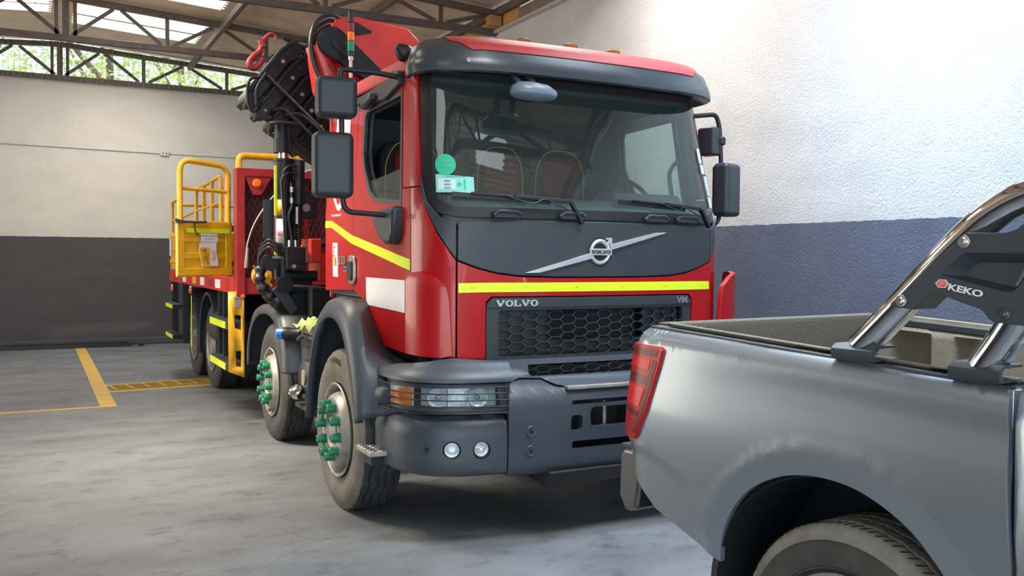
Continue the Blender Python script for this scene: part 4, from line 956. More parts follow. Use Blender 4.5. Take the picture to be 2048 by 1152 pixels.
mk('tank_bracket', box2(B(), (-1.25, 1.8, .46), (-.9, 2.35, .49)), 'dark', TR)
bm = B(); lathe(bm, [(0, 0), (0, .04), (.02, .05), (.07, .05), (.08, .03), (.08, 0)], (-1.26, 2.22, .56), (-.5, -.6, .6), 18); mk('work_lamp', bm, 'chrome', TR)
bm = B(); box2(bm, (-1.10, 2.66, .60), (-.6, 2.80, .90)); mk('battery_box', bm, 'plastic', TR, bev=.03)
# mirrors
def mirror(name, c, s, rot=0, par=None):
    bm = B(); box(bm, (0, 0, 0), s); o = mk(name, bm, 'mirror', par, bev=min(s[0], s[2])*.17, seg=5, loc=c); o.rotation_euler = (0, 0, rot)
    bm = B(); box(bm, (0, s[1]/2+.001, 0), (s[0]*.82, .003, s[2]*.86)); mk('mirror_glass', bm, 'chrome', o); return o
bm = B(); tube(bm, [(-1.055, .60, 2.70), (-1.20, .60, 2.715), (-1.425, .60, 2.715), (-1.425, .60, 2.66), (-1.415, .60, 2.2), (-1.41, .60, 1.92), (-1.38, .60, 1.88), (-1.12, .60, 1.865)], .0165, 10, fr=.045); arm = mk('mirror_arm', bm, 'black', TR)
m1 = mirror('wide_angle_mirror', (-1.457, .585, 2.541), (.238, .13, .238), -.10, arm); m2 = mirror('main_mirror', (-1.478, .585, 2.148), (.236, .13, .382), -.10, arm)
bm = B(); prism(bm, [(.47, 1.92), (.80, 1.90), (.84, 1.84), (.74, 1.74), (.62, 1.69), (.53, 1.69), (.48, 1.76)], lambda u, v, t: Vector((-t, u, v)), 1.06, 1.155); mk('mirror_mount', bm, 'mirror', TR, bev=.03, seg=3)
bm = B(); prism(bm, [(.57, 2.66), (.60, 2.74), (.70, 2.76), (.78, 2.72), (1.45, 2.69), (1.46, 2.65), (.85, 2.60)], lambda u, v, t: Vector((-t, u, v)), 1.02, 1.075); bm2 = mk('mirror_bracket', bm, 'mirror', TR, bev=.015)
bm = B(); lathe(bm, [(0, .02), (.02, .03), (.22, .03), (.26, .018)], (-1.10, .98, 2.64), (.1, 1, -.12), 14); mk('side_lamp_rod', bm, 'mirror', TR)
bm = B(); tube(bm, [(1.00, .42, 2.60), (1.24, .42, 2.635), (1.27, .42, 2.55), (1.29, .42, 2.30), (1.28, .42, 1.90), (1.23, .42, 1.85), (1.05, .42, 1.84)], .0165, 10, fr=.045); arm = mk('mirror_arm', bm, 'black', TR)
m3 = mirror('wide_angle_mirror', (1.215, .46, 2.445), (.11, .13, .20), .35, arm); mirror('main_mirror', (1.335, .41, 2.105), (.20, .13, .375), .35, arm)
bm = B(); lathe(bm, [(-.03, .02), (-.02, .03), (.02, .03), (.03, .02)], (1.29, .42, 2.45), (0, 0, 1), 12); mk('mirror_clamp', bm, 'black', arm)
# ---------------------------------------------------------------- load bed
bm = B(); box2(bm, (-1.28, 4.33, 1.26), (1.28, 9.2, 1.34)); bedf = mk('bed_floor', bm, 'bedred', TR, bev=.01)
for s in (-1, 1):
    bm = B(); box2(bm, (s*1.31, 4.4, 1.24), (s*1.26, 9.22, 1.40)); mk('bed_side_rail', bm, 'orange_red' if s == -1 else 'bedred', bedf, bev=.006)
    if s == -1:
        for k, (y, m_) in enumerate(((5.2, 'white'), (5.6, 'bedred'), (6.2, 'white'), (6.8, 'yellow'), (7.6, 'white'), (8.4, 'bedred'))):
            bm = B(); box2(bm, (-1.315, y, 1.27), (-1.309, y+.28, 1.36)); mk('rail_marking', bm, m_, bedf)
for s in (-1, 1):
    bm = B(); box2(bm, (s*1.30, 4.82, 1.41), (s*1.26, 9.18, 1.93))
    for z in (1.50, 1.68, 1.86): box2(bm, (s*1.315, 4.84, z), (s*1.30, 9.16, z+.04))
    sb = mk('side_board', bm, 'yellow', TR, bev=.006)
bm = B()
for y in (8.95, 9.02, 9.09): box2(bm, (-1.32, y, 1.6), (-1.315, y+.035, 1.85))
mk('board_marking', bm, 'white', TR)
bm = B(); box2(bm, (-1.25, 9.16, 1.40), (1.25, 9.2, 1.93)); mk('tailboard', bm, 'yellow', TR, bev=.006)
# bulkhead behind the crane
bm = B()
for s in (-1, 1): box2(bm, (s*1.32, 4.28, 1.22), (s*1.235, 4.42, 2.45))
box2(bm, (-1.24, 4.28, 2.37), (1.24, 4.42, 2.45)); box2(bm, (-1.24, 4.30, 1.24), (1.24, 4.42, 1.40))
for x in (-.62, 0, .62): box2(bm, (x-.025, 4.36, 1.4), (x+.025, 4.42, 2.38))
bh = mk('bulkhead_frame', bm, 'bedred', TR, bev=.008)
bm = B(); z0, z1, x0, x1 = 1.38, 2.39, -1.25, 1.25; st = .052
k = -30
while k < 62:
    for sl in (1, -1):
        pa = []; xx = x0+k*st
        a = Vector((xx, 4.345, z0)) if sl == 1 else Vector((xx+.45, 4.345, z0)); b = Vector((xx+.45, 4.345, z1)) if sl == 1 else Vector((xx, 4.345, z1))
        # clip in x
        d = b-a; t0, t1 = 0, 1
        for lo in (x0, x1):
            if abs(d.x) > 1e-6:
                t = (lo-a.x)/d.x
                if lo == x0: (t0, t1) = (max(t0, t), t1) if d.x > 0 else (t0, min(t1, t))
                else: (t0, t1) = (t0, min(t1, t)) if d.x > 0 else (max(t0, t), t1)
        if t1-t0 > .02: bar(bm, a+d*t0, a+d*t1, .008, .004)
    k += 1
mk('expanded_metal', bm, mat('dark_mesh_red', (.12, .008, .010), .55), bh)
bm = B(); box2(bm, (-1.24, 4.44, 1.4), (1.24, 4.455, 2.37)); mk('backing_sheet', bm, mat('dark_maroon_sheet', (.05, .008, .010), .7), bh)
bm = B(); prism(bm, [(-1.24, 2.38), (-.98, 2.38), (-1.08, 2.20), (-1.16, 2.20)], XZ, 4.29, 4.31); gs = mk('gusset', bm, 'bedred', bh)
bm = lathe(B(), [(0, .042), (.012, .042), (.014, .034), (.02, .03), (.024, 0)], (-1.125, 4.29, 2.31), (0, -1, 0), 20); mk('marker_lamp', bm, 'orange', gs)
bm = B(); tube(bm, [(-1.28, 4.36, 2.44), (-1.28, 4.36, 2.575), (1.28, 4.36, 2.575), (1.28, 4.36, 2.44)], .032, 12, fr=.12); mk('bulkhead_rail', bm, 'yellow', TR)
# side railings of the bed
bm = B()
tube(bm, [(-1.28, 6.95, 1.92), (-1.28, 6.95, 2.42), (-1.28, 6.4, 2.42), (-1.28, 5.30, 2.45), (-1.28, 5.30, 1.92)], .022, 10, fr=.12)
for y in (5.85, 6.4): tube(bm, [(-1.28, y, 1.92), (-1.28, y, 2.42)], .022, 8)
tube(bm, [(-1.28, 5.30, 2.17), (-1.28, 6.95, 2.15)], .016, 8); tube(bm, [(-1.28, 6.95, 2.15), (-1.28, 8.35, 2.10)], .018, 8)
tube(bm, [(-1.28, 9.12, 1.92), (-1.28, 9.12, 2.36), (-1.28, 8.35, 2.38), (-1.28, 8.35, 1.92)], .022, 10, fr=.1); tube(bm, [(-1.28, 8.35, 2.10), (-1.28, 9.12, 2.10)], .016, 8)
mk('side_railing', bm, 'yellow', TR)
bm = B(); tube(bm, [(-1.03, 5.3, 1.45), (-1.03, 5.3, 2.30), (-.93, 5.3, 2.36), (-.5, 5.3, 2.36), (-.45, 5.3, 1.45)], .026, 10, fr=.12); tube(bm, [(-1.2, 9.1, 2.32), (1.2, 9.1, 2.32)], .02, 8); tube(bm, [(-1.2, 9.1, 2.0), (1.2, 9.1, 2.0)], .016, 8); mk('inner_railing', bm, 'yellow', TR)
bm = B(); tube(bm, [(-1.24, 5.16, 1.4), (-1.24, 5.16, 2.46)], .034, 12); mk('red_stake', bm, 'orange_red', TR)
# gate swung open at the front end of the side board
gp0 = Vector((-1.29, 4.70, 0)); gp1 = Vector((-1.835, 4.44, 0)); gd_ = (gp1-gp0).normalized(); gn = Vector((-gd_.y, gd_.x, 0)) 
if gn.y > 0: gn = -gn
def G(u, v, t): return gp0+gd_*u+gn*t+Vector((0, 0, v))
gw = (gp1-gp0).length
bm = prism(B(), [(0, 1.42), (gw, 1.405), (gw, 1.945), (0, 1.945)], G, -.025, 0)
for a, b in ((1.42, 1.49), (1.85, 1.94)): prism(bm, [(0, a), (gw, a), (gw, b), (0, b)], G, 0, .015)
for a, b in ((0, .07), (gw-.07, gw)): prism(bm, [(a, 1.49), (b, 1.49), (b, 1.85), (a, 1.85)], G, 0, .015)
prism(bm, [(.07, 1.58), (gw-.07, 1.58), (gw-.07, 1.64), (.07, 1.64)], G, 0, .010); prism(bm, [(.07, 1.74), (gw-.07, 1.74), (gw-.07, 1.78), (.07, 1.78)], G, 0, .010)
gt = mk('gate_panel', bm, 'yellow', TR, bev=.006)
bm = prism(B(), [(.03, 1.83), (gw-.09, 1.83), (gw-.09, 1.872), (.03, 1.872)], G, .016, .018); mk('gate_tape', bm, 'tape', gt)
bm = prism(B(), [(.17, 1.825), (.36, 1.825), (.355, 1.77), (.375, 1.72), (.375, 1.64), (.355, 1.56), (.35, 1.51), (.165, 1.51), (.165, 1.56), (.185, 1.64), (.185, 1.72), (.165, 1.77)], G, .016, .019); pl = mk('warning_sign', bm, 'white', gt)
bm = prism(B(), [(.26, 1.51+.01), (.345, 1.52), (.35, 1.56), (.368, 1.64), (.368, 1.69), (.26, 1.69)], G, .0195, .0205); mk('sign_field', bm, 'yellow', pl)
gtxt = lambda n_, b_, h_, u, v, m_: text(n_, b_, h_, (0, 0, 0), (1, 0, 0), (0, 0, 1), m_, pl, ext=0, bold=.01, align='CENTER', f=lambda x, y: G(u-x, v+y, .0215))
gtxt('sign_print', 'PARA SUBIR O DESCENDER', .012, .265, 1.795, 'text_d'); gtxt('sign_print', 'DEL EQUIPO', .013, .265, 1.765, 'text_d'); gtxt('sign_print', 'USE TRES PUNTOS DE APOYO', .011, .275, 1.735, 'text_r')
bm = B()
for p0, p1, w in (((.318, 1.655), (.30, 1.60), .014), ((.30, 1.60), (.285, 1.53), .012), ((.318, 1.65), (.345, 1.67), .008), ((.305, 1.605), (.325, 1.60), .009), ((.325, 1.60), (.32, 1.565), .008)):
    bar(bm, G(p0[0], p0[1], .022), G(p1[0], p1[1], .022), w, .002)
cyl(bm, G(.312, 1.668, .021), G(.312, 1.668, .023), .009, seg=12); mk('sign_figure', bm, 'text_d', pl)
bm = B()
for q in (1.575, 1.655):
    a, b, c = (.195, q), (.245, q), (.22, q-.04 if q > 1.6 else q+.04)
    for p0, p1 in ((a, b), (a, c), (b, c)): bar(bm, G(p0[0], p0[1], .022), G(p1[0], p1[1], .022), .003, .002)
mk('sign_diagram', bm, 'text_r', pl)
bm = B(); tube(bm, [G(.03, 1.94, -.01), G(.03, 2.49, -.01), G(gw-.04, 2.52, -.01), G(gw-.04, 1.94, -.01)], .027, 10, fr=.12); tube(bm, [G(.03, 2.24, -.01), G(gw-.04, 2.25, -.01)], .019, 8)
for q in (.03, gw-.04): tube(bm, [G(q, 1.92, -.01), G(q, 2.0, -.01)], .03, 10)
mk('gate_handrail', bm, 'yellow', gt)
bm = B(); tube(bm, [G(gw+.02, 1.95, .01), G(gw-.05, 1.93, .03), G(gw-.2, 1.93, .03), G(gw-.3, 1.935, .03)], .010, 8); tube(bm, [G(gw-.17, 1.93, .03), G(gw-.17, 1.86, .035), G(gw-.2, 1.80, .035)], .007, 6); box(bm, G(gw-.02, 1.93, .02), (.07, .05, .03)); mk('gate_latch', bm, 'dark', gt)
bm = B()
for z in (1.5, 1.85): cyl(bm, G(-.02, z, -.01), G(-.02, z+.06, -.01), .018)
mk('gate_hinge', bm, 'bedred', gt)
# yellow ladder plate with steps
lx0, lx1 = -1.395, -1.245
bm = flat([(lx0, 1.27), (lx0+.005, .50), (lx1, .44), (lx1, 1.27)], [[(lx0+.06, .92), (lx1-.03, .90), (lx1-.03, 1.04), (lx0+.06, 1.05)], [(lx0+.07, .56), (lx1-.03, .54), (lx1-.03, .70), (lx0+.07, .70)]], (.5, .5))
for v in bm.verts: v.co = Vector((v.co.x, 4.30, v.co.y))
lp = mk('ladder_plate', bm, 'yellow', TR, solid=.02)
lp.modifiers['s'].offset = 0
bm = prism(B(), [(lx0+.055, 1.12), (lx0+.115, 1.12), (lx0+.115, 1.22), (lx0+.055, 1.22)], XZ, 4.285, 4.289); pp = mk('maker_plate', bm, 'rim', lp)
text('plate_print', 'HIDROMAC', .012, (lx0+.06, 4.284, 1.195), (1, 0, 0), (0, 0, 1), 'text_d', pp, ext=.0005, xs=.7)
bm = lathe(B(), [(0, .022), (.01, .02), (.014, 0)], (lx0+.135, 4.289, 1.225), (0, -1, 0), 14); mk('marker_lamp', bm, 'orange', lp)
for z in (.90, .50):
    bm = B(); box2(bm, (lx0, 4.31, z), (lx0+.17, 5.35, z+.075)); st_ = mk('ladder_step', bm, 'dark', TR, bev=.004)
    bm = B(); box2(bm, (lx0-.003, 4.45, z+.005), (lx0, 5.32, z+.072)); mk('step_tape', bm, 'tape', st_)
    bm = B(); box2(bm, (lx0-.02, 8.05, z+.0), (lx0+.10, 8.8, z+.06)); st_ = mk('rear_guard_bar', bm, 'dark', TR, bev=.004)
    bm = B(); box2(bm, (lx0-.023, 8.1, z+.005), (lx0-.02, 8.78, z+.055)); mk('step_tape', bm, 'tape', st_)
for y in (5.05, 5.33, 7.95, 9.0): mk('guard_post', box2(B(), (-1.30, y, .45), (-1.22, y+.07, 1.26)), 'black', TR)
bm = B(); box2(bm, (-1.26, 7.5, .45), (-1.255, 7.56, 1.1)); mk('green_strip', bm, 'tape', TR)
for y, z in ((8.9, 1.15), (7.2, 1.18)):
    bm = lathe(B(), [(0, .05), (.02, .045), (.03, 0)], (-1.31, y, z), (-1, 0, 0), 16); mk('side_reflector', bm, 'orange', TR)
bm = B(); tube(bm, [(-1.1, 5.6, .8), (-1.1, 6.2, .8)], .19, 24); mk('air_tank', bm, 'dark', TR, bev=.03)
bm = B(); lathe(bm, [(0, .09), (.03, .10), (.05, .05), (.12, .04), (.13, 0)], (-1.09, 4.28, 1.42), (0, -1, .1), 20); bar(bm, (-1.18, 4.2, 1.52), (-1.0, 4.2, 1.32), .02, .02); mk('twist_lock', bm, 'yellow', TR)
# ---------------------------------------------------------------- loader crane
LY = 3.0; LX = -1.18
bm = B(); cyl(bm, (LX, LY, 1.42), (LX, LY, 2.41), .079, seg=28); cyl(bm, (LX, LY, 2.40), (LX, LY, 2.42), .086, seg=28)
leg = mk('stabiliser_leg', bm, 'craneblack', TR)
bm = B(); cyl(bm, (LX, LY, 2.41), (LX, LY, 2.50), .045); mk('leg_rod', bm, 'chrome', leg)
bm = B(); cyl(bm, (LX-.01, LY, 2.47), (LX-.01, LY, 2.58), .074); cyl(bm, (LX-.01, LY, 2.58), (LX-.01, LY, 2.71), .066, .062); ft = mk('foot_tube', bm, 'craneblack', leg)
bm = lathe(B(), [(0, .062), (.0, .118), (.012, .124), (.018, .0)], (LX-.01, LY-.06, 2.70), (0, 0, 1), 28); mk('foot_flange', bm, mat('rusty_brown_flange', (.11, .075, .06), .6, .3), leg)
bm = B(); box2(bm, (LX-.085, LY-.05, 1.95), (LX-.065, LY-.03, 2.36)); box2(bm, (LX-.085, LY-.05, 1.58), (LX-.065, LY-.03, 1.72)); mk('leg_tape', bm, 'tape', leg)
def lt(n_, x0, z0, x1, z1, m_):
    bm = B(); N_ = 8
    A_ = [math.asin((x0+(x1-x0)*i/N_)/.0795) for i in range(N_+1)]
    for i in range(N_):
        bm.faces.new([bm.verts.new((LX+.0795*sin(a), LY-.0795*cos(a), z)) for a, z in ((A_[i], z0), (A_[i+1], z0), (A_[i+1], z1), (A_[i], z1))])
    bmesh.ops.remove_doubles(bm, verts=bm.verts, dist=1e-5); return mk(n_, bm, m_, leg, solid=-.0012)
lt('leg_label', -.068, 1.95, -.02, 2.08, 'yellow'); lt('leg_label', -.07, 1.72, .005, 1.92, 'white'); lt('leg_label', -.068, 1.78, -.0, 1.82, 'text_r')
bm = B(); cyl(bm, (LX+.118, LY-.05, 2.05), (LX+.118, LY-.05, 2.41), .046, seg=18); cyl(bm, (LX+.115, LY-.05, 1.7), (LX+.115, LY-.05, 2.05), .018); tube(bm, [(LX+.115+.026*cos(a), LY-.05+.026*sin(a), 1.72+.0021*i) for i, a in enumerate([k*.55 for k in range(150)])], .005, 5); mk('side_cylinder', bm, 'craneblack', TR)
bm = B()
for dx, zz in ((-.03, 2.36), (-.045, 2.30)):
    tube(bm, [(LX+.08, LY-.09, zz), (LX+dx+.05, LY-.11, zz), (LX+dx, LY-.10, zz-.05), (LX+dx+.02, LY-.10, 1.95), (LX+dx+.03, LY-.10, 1.70)], .009, 8, fr=.04)
tube(bm, [(LX+.04, LY-.1, 2.22), (LX+.045, LY-.11, 2.02), (LX+.01, LY-.11, 1.95), (LX+.03, LY-.1, 1.85), (LX+.05, LY-.1, 1.7)], .013, 8, fr=.04)
mk('leg_hose', bm, 'hose', TR)
for z in (2.14, 2.05): mk('hose_fitting', cyl(B(), (LX+.043, LY-.11, z), (LX+.043, LY-.11, z+.045), .017, seg=8), 'steel', TR)
mk('hose_fitting', cyl(B(), (LX+.085, LY-.11, 1.88), (LX+.085, LY-.11, 2.02), .018, seg=10), 'steel', TR)
bm = B(); box2(bm, (LX-.02, LY-.18, 1.50), (LX+.14, LY-.06, 1.69)); vb = mk('valve_block', bm, 'craneblack', TR, bev=.008)
for x, z in ((.02, 1.71), (.07, 1.71)): mk('block_fitting', cyl(B(), (LX+x, LY-.12, z-.02), (LX+x, LY-.12, z+.035), .014, seg=8), 'steel', vb)
for z in (1.66, 1.60): mk('block_fitting', cyl(B(), (LX-.12, LY-.12, z), (LX-.01, LY-.12, z), .011, seg=8), 'steel', vb)
mk('block_fitting', cyl(B(), (LX+.04, LY-.2, 1.53), (LX+.04, LY-.17, 1.53), .016, seg=8), 'steel', vb)
bm = B()
for k in range(3): tube(bm, curve([(LX-.02, LY-.12, 1.60+.03*k), (LX-.10, LY-.13, 1.66+.03*k), (LX-.16, LY-.1, 1.68+.03*k), (LX-.20, LY, 1.60+.02*k), (LX-.20+.02*k, LY+.02, 1.45)]), .012, 8)
mk('hose_loop', bm, 'hose', TR)
bm = B(); tube(bm, curve([(LX-.19, LY, 1.52), (LX-.20, LY-.02, 1.40), (LX-.13, LY-.04, 1.28), (LX-.02, LY-.05, 1.22), (LX+.12, LY, 1.17)]), lambda q: .045+.008*sin(q*40), 12); mk('hose_sleeve', bm, 'black', TR)
bm = B(); lathe(bm, [(0, 0), (0, .06), (.02, .07), (.05, .07), (.05, 0)], (LX-.03, LY-.12, 1.38), (0, -1, 0), 24); lathe(bm, [(0, 0), (0, .07), (.04, .07), (.04, 0)], (LX-.13, LY-.05, 1.56), (0, -1, 0), 20); mk('pivot_disc', bm, 'craneblack', TR)
bm = B(); cyl(bm, (LX-.02, LY-.08, 1.45), (LX+.45, LY-.08, 1.45), .042); cyl(bm, (LX+.0, LY-.08, 1.34), (LX+.4, LY-.08, 1.34), .035); mk('beam_cylinder', bm, 'craneblack', TR)
bm = B(); tube(bm, [(LX+.02, LY-.14, 1.37), (LX+.26, LY-.14, 1.36), (LX+.36, LY-.14, 1.33), (LX+.37, LY-.14, 1.10), (LX+.6, LY-.14, 1.09)], .011, 8, fr=.03); tube(bm, [(LX+.30, LY-.14, 1.08), (LX+.27, LY-.14, 1.12), (LX+.27, LY-.14, 1.30), (LX+.32, LY-.14, 1.34)], .022, 8, fr=.04); mk('hydraulic_pipe', bm, 'steel', TR)
bm = B(); box2(bm, (-.93, 2.85, 1.40), (1.1, 3.15, 1.64)); box2(bm, (-1.00, 2.84, 1.56), (-.90, 3.16, 1.76)); mk('outrigger_beam', bm, 'orange_red', TR, bev=.012)
bm = B(); box2(bm, (-1.02, 2.72, 1.12), (-.35, 2.84, 1.36)); box2(bm, (-1.12, 2.95, 1.12), (-.95, 3.12, 1.45)); prism(bm, [(-1.36, 1.28), (-1.12, 1.40), (-1.05, 1.40), (-1.05, 1.12), (-1.18, 1.10)], XZ, 2.98, 3.06); mk('crane_base_box', bm, 'craneblack', TR, bev=.01)
bm = B(); prism(bm, [(-1.30, 1.33), (-1.22, 1.40), (-1.08, 1.18), (-1.14, 1.12)], XZ, 2.90, 2.94); box2(bm, (-1.0, 2.86, 1.10), (-.60, 2.90, 1.28)); mk('base_plate', bm, 'mirror', TR, bev=.004)
bm = B(); box2(bm, (-.75, 2.35, 1.02), (.75, 3.3, 1.38)); box2(bm, (-.35, 2.3, 1.3), (.35, 2.95, 2.6)); mk('crane_column', bm, 'craneblack', TR, bev=.03)
bm = B(); box2(bm, (-1.09, 2.98, 1.93), (-.90, 3.14, 2.17)); cbx = mk('control_box', bm, 'black', TR, bev=.012)
bm = B(); lathe(bm, [(0, .035), (.02, .035), (.025, .03), (.025, 0)], (-1.0, 2.98, 2.02), (0, -1, 0), 20); box2(bm, (-1.04, 2.965, 2.08), (-1.02, 2.98, 2.14)); mk('control_knob', bm, 'rim', cbx)
bm = B(); tube(bm, [(-1.1, 2.97, 2.12), (-1.09, 2.97, 2.24), (-1.02, 2.97, 2.27), (-.99, 2.97, 2.17)], .006, 6, fr=.04); tube(bm, [(-1.10, 3.02, 1.4), (-1.09, 3.02, 2.17)], .014, 8); mk('control_cable', bm, 'hose', cbx)
bm = B(); prism(bm, rrect(-1.32, 1.75, -1.25, 2.09, .015), XZ, 3.12, 3.13); mk('clear_guard', bm, 'mirror', TR)
bm = B(); tube(bm, curve([(-.9, 3.3, 1.62), (-.75, 3.2, 1.72), (-.55, 3.2, 1.68), (-.4, 3.2, 1.6)]), .012, 6); tube(bm, [(-.95, 3.2, 1.72), (-.2, 3.2, 1.72)], .03, 10); mk('slack_cable', bm, 'black', TR)
# whip flag pole, bent
bm = B(); tube(bm, curve([(-1.25, 4.15, 1.55), (-1.245, 4.14, 1.72), (-1.17, 4.1, 1.95), (-1.0, 4.05, 2.20), (-.80, 4.0, 2.38), (-.58, 3.95, 2.47)]), .008, 8); wp = mk('bent_whip_pole', bm, 'galv', TR)
bm = B(); tube(bm, [(-1.255, 4.15, 1.50), (-1.245, 4.14, 1.69)], lambda q: .02-.006*q+.003*sin(q*60), 10); mk('whip_spring', bm, 'rim', wp)
# folded black boom: collars stacked along t, long axis along n (x,z plane)
tv = Vector((.70, 0, -.71)); nv = Vector((.62, 0, .785)); o0 = Vector((-1.246, 3.20, 3.167))
def K(u, v, t): return o0+tv*(u*1.045)+nv*(v*1.045)+Vector((0, t, 0))
bm = B(); prism(bm, [(-.02, -.20), (-.02, .20), (.06, .26), (.75, .15), (1.4, .10), (1.4, -.10), (.75, -.17), (.06, -.25)], K, .06, .34); bo = mk('folded_boom', bm, 'craneblack', TR, bev=.01)
for i in range(5):
    u = .0+i*.142; hl = .315-.012*i; w = .075
    bm = B(); prism(bm, [(u-w*.5, -hl+.06), (u-w*.1, -hl), (u+w*.6, -hl), (u+w*.9, -hl+.06), (u+w*.9, hl*.55), (u+w*1.3, hl*.75), (u+w*1.3, hl), (u-w*.1, hl+.045), (u-w*.6, hl-.03), (u-w*.6, hl*.4), (u-w*.5, 0)], K, -.035+.01*i, .36)
    # lipped edge
    prism(bm, [(u-w*.5-.014, -hl+.06), (u-w*.5+.014, -hl+.06), (u-w*.6+.014, hl*.55), (u-w*.1, hl*.95), (u-w*.3, hl*.95), (u-w*.6-.014, hl*.6)], K, -.08+.01*i, -.03+.01*i)
    pt = mk('boom_collar', bm, 'craneblack', TR, bev=.006)
    for vv, rr in ((.13, .018), (-.23, .015)):
        bm = cyl(B(), K(u+.02, vv-.03*i, -.035+.01*i), K(u+.02, vv-.03*i, -.055+.01*i), rr, seg=6); mk('collar_bolt', bm, 'rim', pt)
    bm = cyl(B(), K(u+.01, .21, -.036+.01*i), K(u+.01, .21, -.040+.01*i), .018, seg=16); mk('collar_hole', bm, 'black', pt)
bm = B(); tube(bm, [K(-.02, -.06, -.09), K(.62, -.02, -.09)], .014, 8); tube(bm, [K(.3, -.17, -.07), K(.38, -.07, -.09), K(.55, -.04, -.09), K(.95, -.1, -.06), K(1.3, -.05, 0)], .016, 8, fr=.05); tube(bm, [K(.2, -.22, -.06), K(.25, -.14, -.08), K(.55, -.12, -.08), K(1.0, -.16, -.03), K(1.3, -.1, 0)], .016, 8, fr=.05); mk('boom_pipe', bm, 'hose', TR)
bm = B(); tube(bm, curve([K(-.03, -.1, -.08), K(-.08, -.2, -.08), K(.02, -.33, -.08), K(.1, -.34, -.08), K(.08, -.2, -.07)]), .013, 8); tube(bm, curve([K(-.02, -.05, -.09), K(-.0, -.2, -.10), K(.08, -.3, -.10)]), .016, 8)
for u, v in ((.04, -.33), (.16, -.33), (.30, -.31)): box(bm, K(u, v, 0), (.07, .08, .05)); lathe(bm, [(0, .045), (.05, .045), (.05, 0)], K(u, v+.02, -.02), (0, -1, 0), 14)
mk('boom_tip_fittings', bm, 'craneblack', TR, bev=.004)
bm = B()
for k in range(4): tube(bm, [K(.30+.03*k, -.36+.03*k, -.03), K(.75, -.26+.02*k, -.02), K(1.45, -.22+.03*k, .02)], .017, 8)
mk('boom_hose', bm, 'hose', TR)
# hook
hv = lambda l: [Vector((-3.028+(x+3.028)*1.047, 3.15, 1.622+(z-1.622)*1.047)) for x, z in l]
bm = B(); tube(bm, curve(hv([(-1.395, 3.325), (-1.414, 3.25), (-1.462, 3.205), (-1.497, 3.155), (-1.492, 3.118), (-1.455, 3.112), (-1.418, 3.145), (-1.395, 3.195)]), 5), lambda q: .030-.013*abs(q-.5), 10); hko = mk('lifting_hook', bm, mat('hook_red_paint', (.30, .014, .022), .5, var=.4), TR)
bm = B(); tube(bm, curve(hv([(-1.40, 3.30), (-1.375, 3.35), (-1.34, 3.385), (-1.30, 3.385), (-1.285, 3.35)]), 5), .018, 8); lathe(bm, [(-.03, .03), (.03, .03)], hv([(-1.40, 3.31)])[0], (-.3, 0, 1), 12); mk('hook_shackle', bm, 'bedred', hko)
bm = B(); tube(bm, [K(-.02, .27, .02), K(.06, .35, .02), K(.14, .33, .02), K(.2, .26, .02)], .026, 10, fr=.03); tube(bm, [K(-.1, .28, .0), K(.10, .37, .0)], .018, 8); mk('tip_pulley_block', bm, 'craneblack', TR)
# red main boom above the cab
bm = B(); prism(bm, [(-.93, 3.42), (-.88, 3.50), (-.80, 3.535), (-.70, 3.54), (-.27, 3.50), (-.12, 3.36), (.12, 2.95), (.12, 2.55), (-.55, 2.55), (-.62, 3.10), (-.90, 3.30)], XZ, 2.50, 2.74); rb = mk('main_boom', bm, 'orange_red', TR, bev=.012)
bm = B(); prism(bm, [(-1.04, 3.22), (-1.0, 3.36), (-.90, 3.40), (-.62, 3.2), (-.30, 2.8), (-.9, 2.8), (-1.0, 2.95)], XZ, 2.56, 2.78); cyl(bm, (-.86, 2.60, 3.02), (-.62, 2.60, 2.75), .11, seg=24); mk('knuckle_arm', bm, 'orange_red', TR, bev=.012)
bm = B(); cyl(bm, (-1.0, 2.62, 3.30), (-.83, 2.62, 2.80), .10, seg=28); mk('lift_cylinder', bm, 'orange_red', TR)
def pear(c0, r0, c1, r1, y0, y1, n=12):
    c0, c1 = Vector((c0[0], 0, c0[1])), Vector((c1[0], 0, c1[1])); d = (c1-c0).normalized(); a0 = math.atan2(d.z, d.x); p = []
    for i in range(n+1): a = a0+pi/2+pi*i/n; p.append((c0.x+r0*cos(a), c0.z+r0*sin(a)))
    for i in range(n+1): a = a0-pi/2+pi*i/n; p.append((c1.x+r1*cos(a), c1.z+r1*sin(a)))
    return prism(B(), p, XZ, y0, y1)
lk = mk('link_plate', pear((-.925, 3.31), .115, (-.36, 2.93), .05, 2.435, 2.49), 'craneblack', TR, bev=.004)
mk('pin_keeper', pear((-.895, 3.30), .045, (-.78, 3.19), .03, 2.42, 2.436), 'craneblack', lk, bev=.003)
mk('pin_keeper', pear((-.725, 3.44), .055, (-.60, 3.43), .012, 2.484, 2.50), 'craneblack', rb, bev=.003)
bm = lathe(B(), [(0, .09), (.02, .10), (.03, 0)], (-.30, 2.5, 3.12), (0, -1, 0), 20); mk('boom_pin', bm, 'craneblack', rb)
bm = B()
for k in range(4):
    q = .035*k
    tube(bm, curve([(-.80+q*.3, 2.55+.05*k, 3.50-q*.4), (-.92, 2.50+.05*k, 3.53-q), (-1.05+q*.4, 2.48+.05*k, 3.45-q), (-1.10+q*.6, 2.46+.05*k, 3.27), (-1.06+q*.5, 2.46+.04*k, 3.08), (-.97+q*.5, 2.46+.03*k, 2.90), (-.93+q*.3, 2.5, 2.70)]), .017, 8)
mk('crane_hose', bm, 'hose', TR)
bm = B(); tube(bm, curve([(-.97, 2.42, 3.12), (-.88, 2.40, 3.03), (-.75, 2.42, 3.02)]), .008, 6); mk('thin_cable', bm, 'hose', TR)
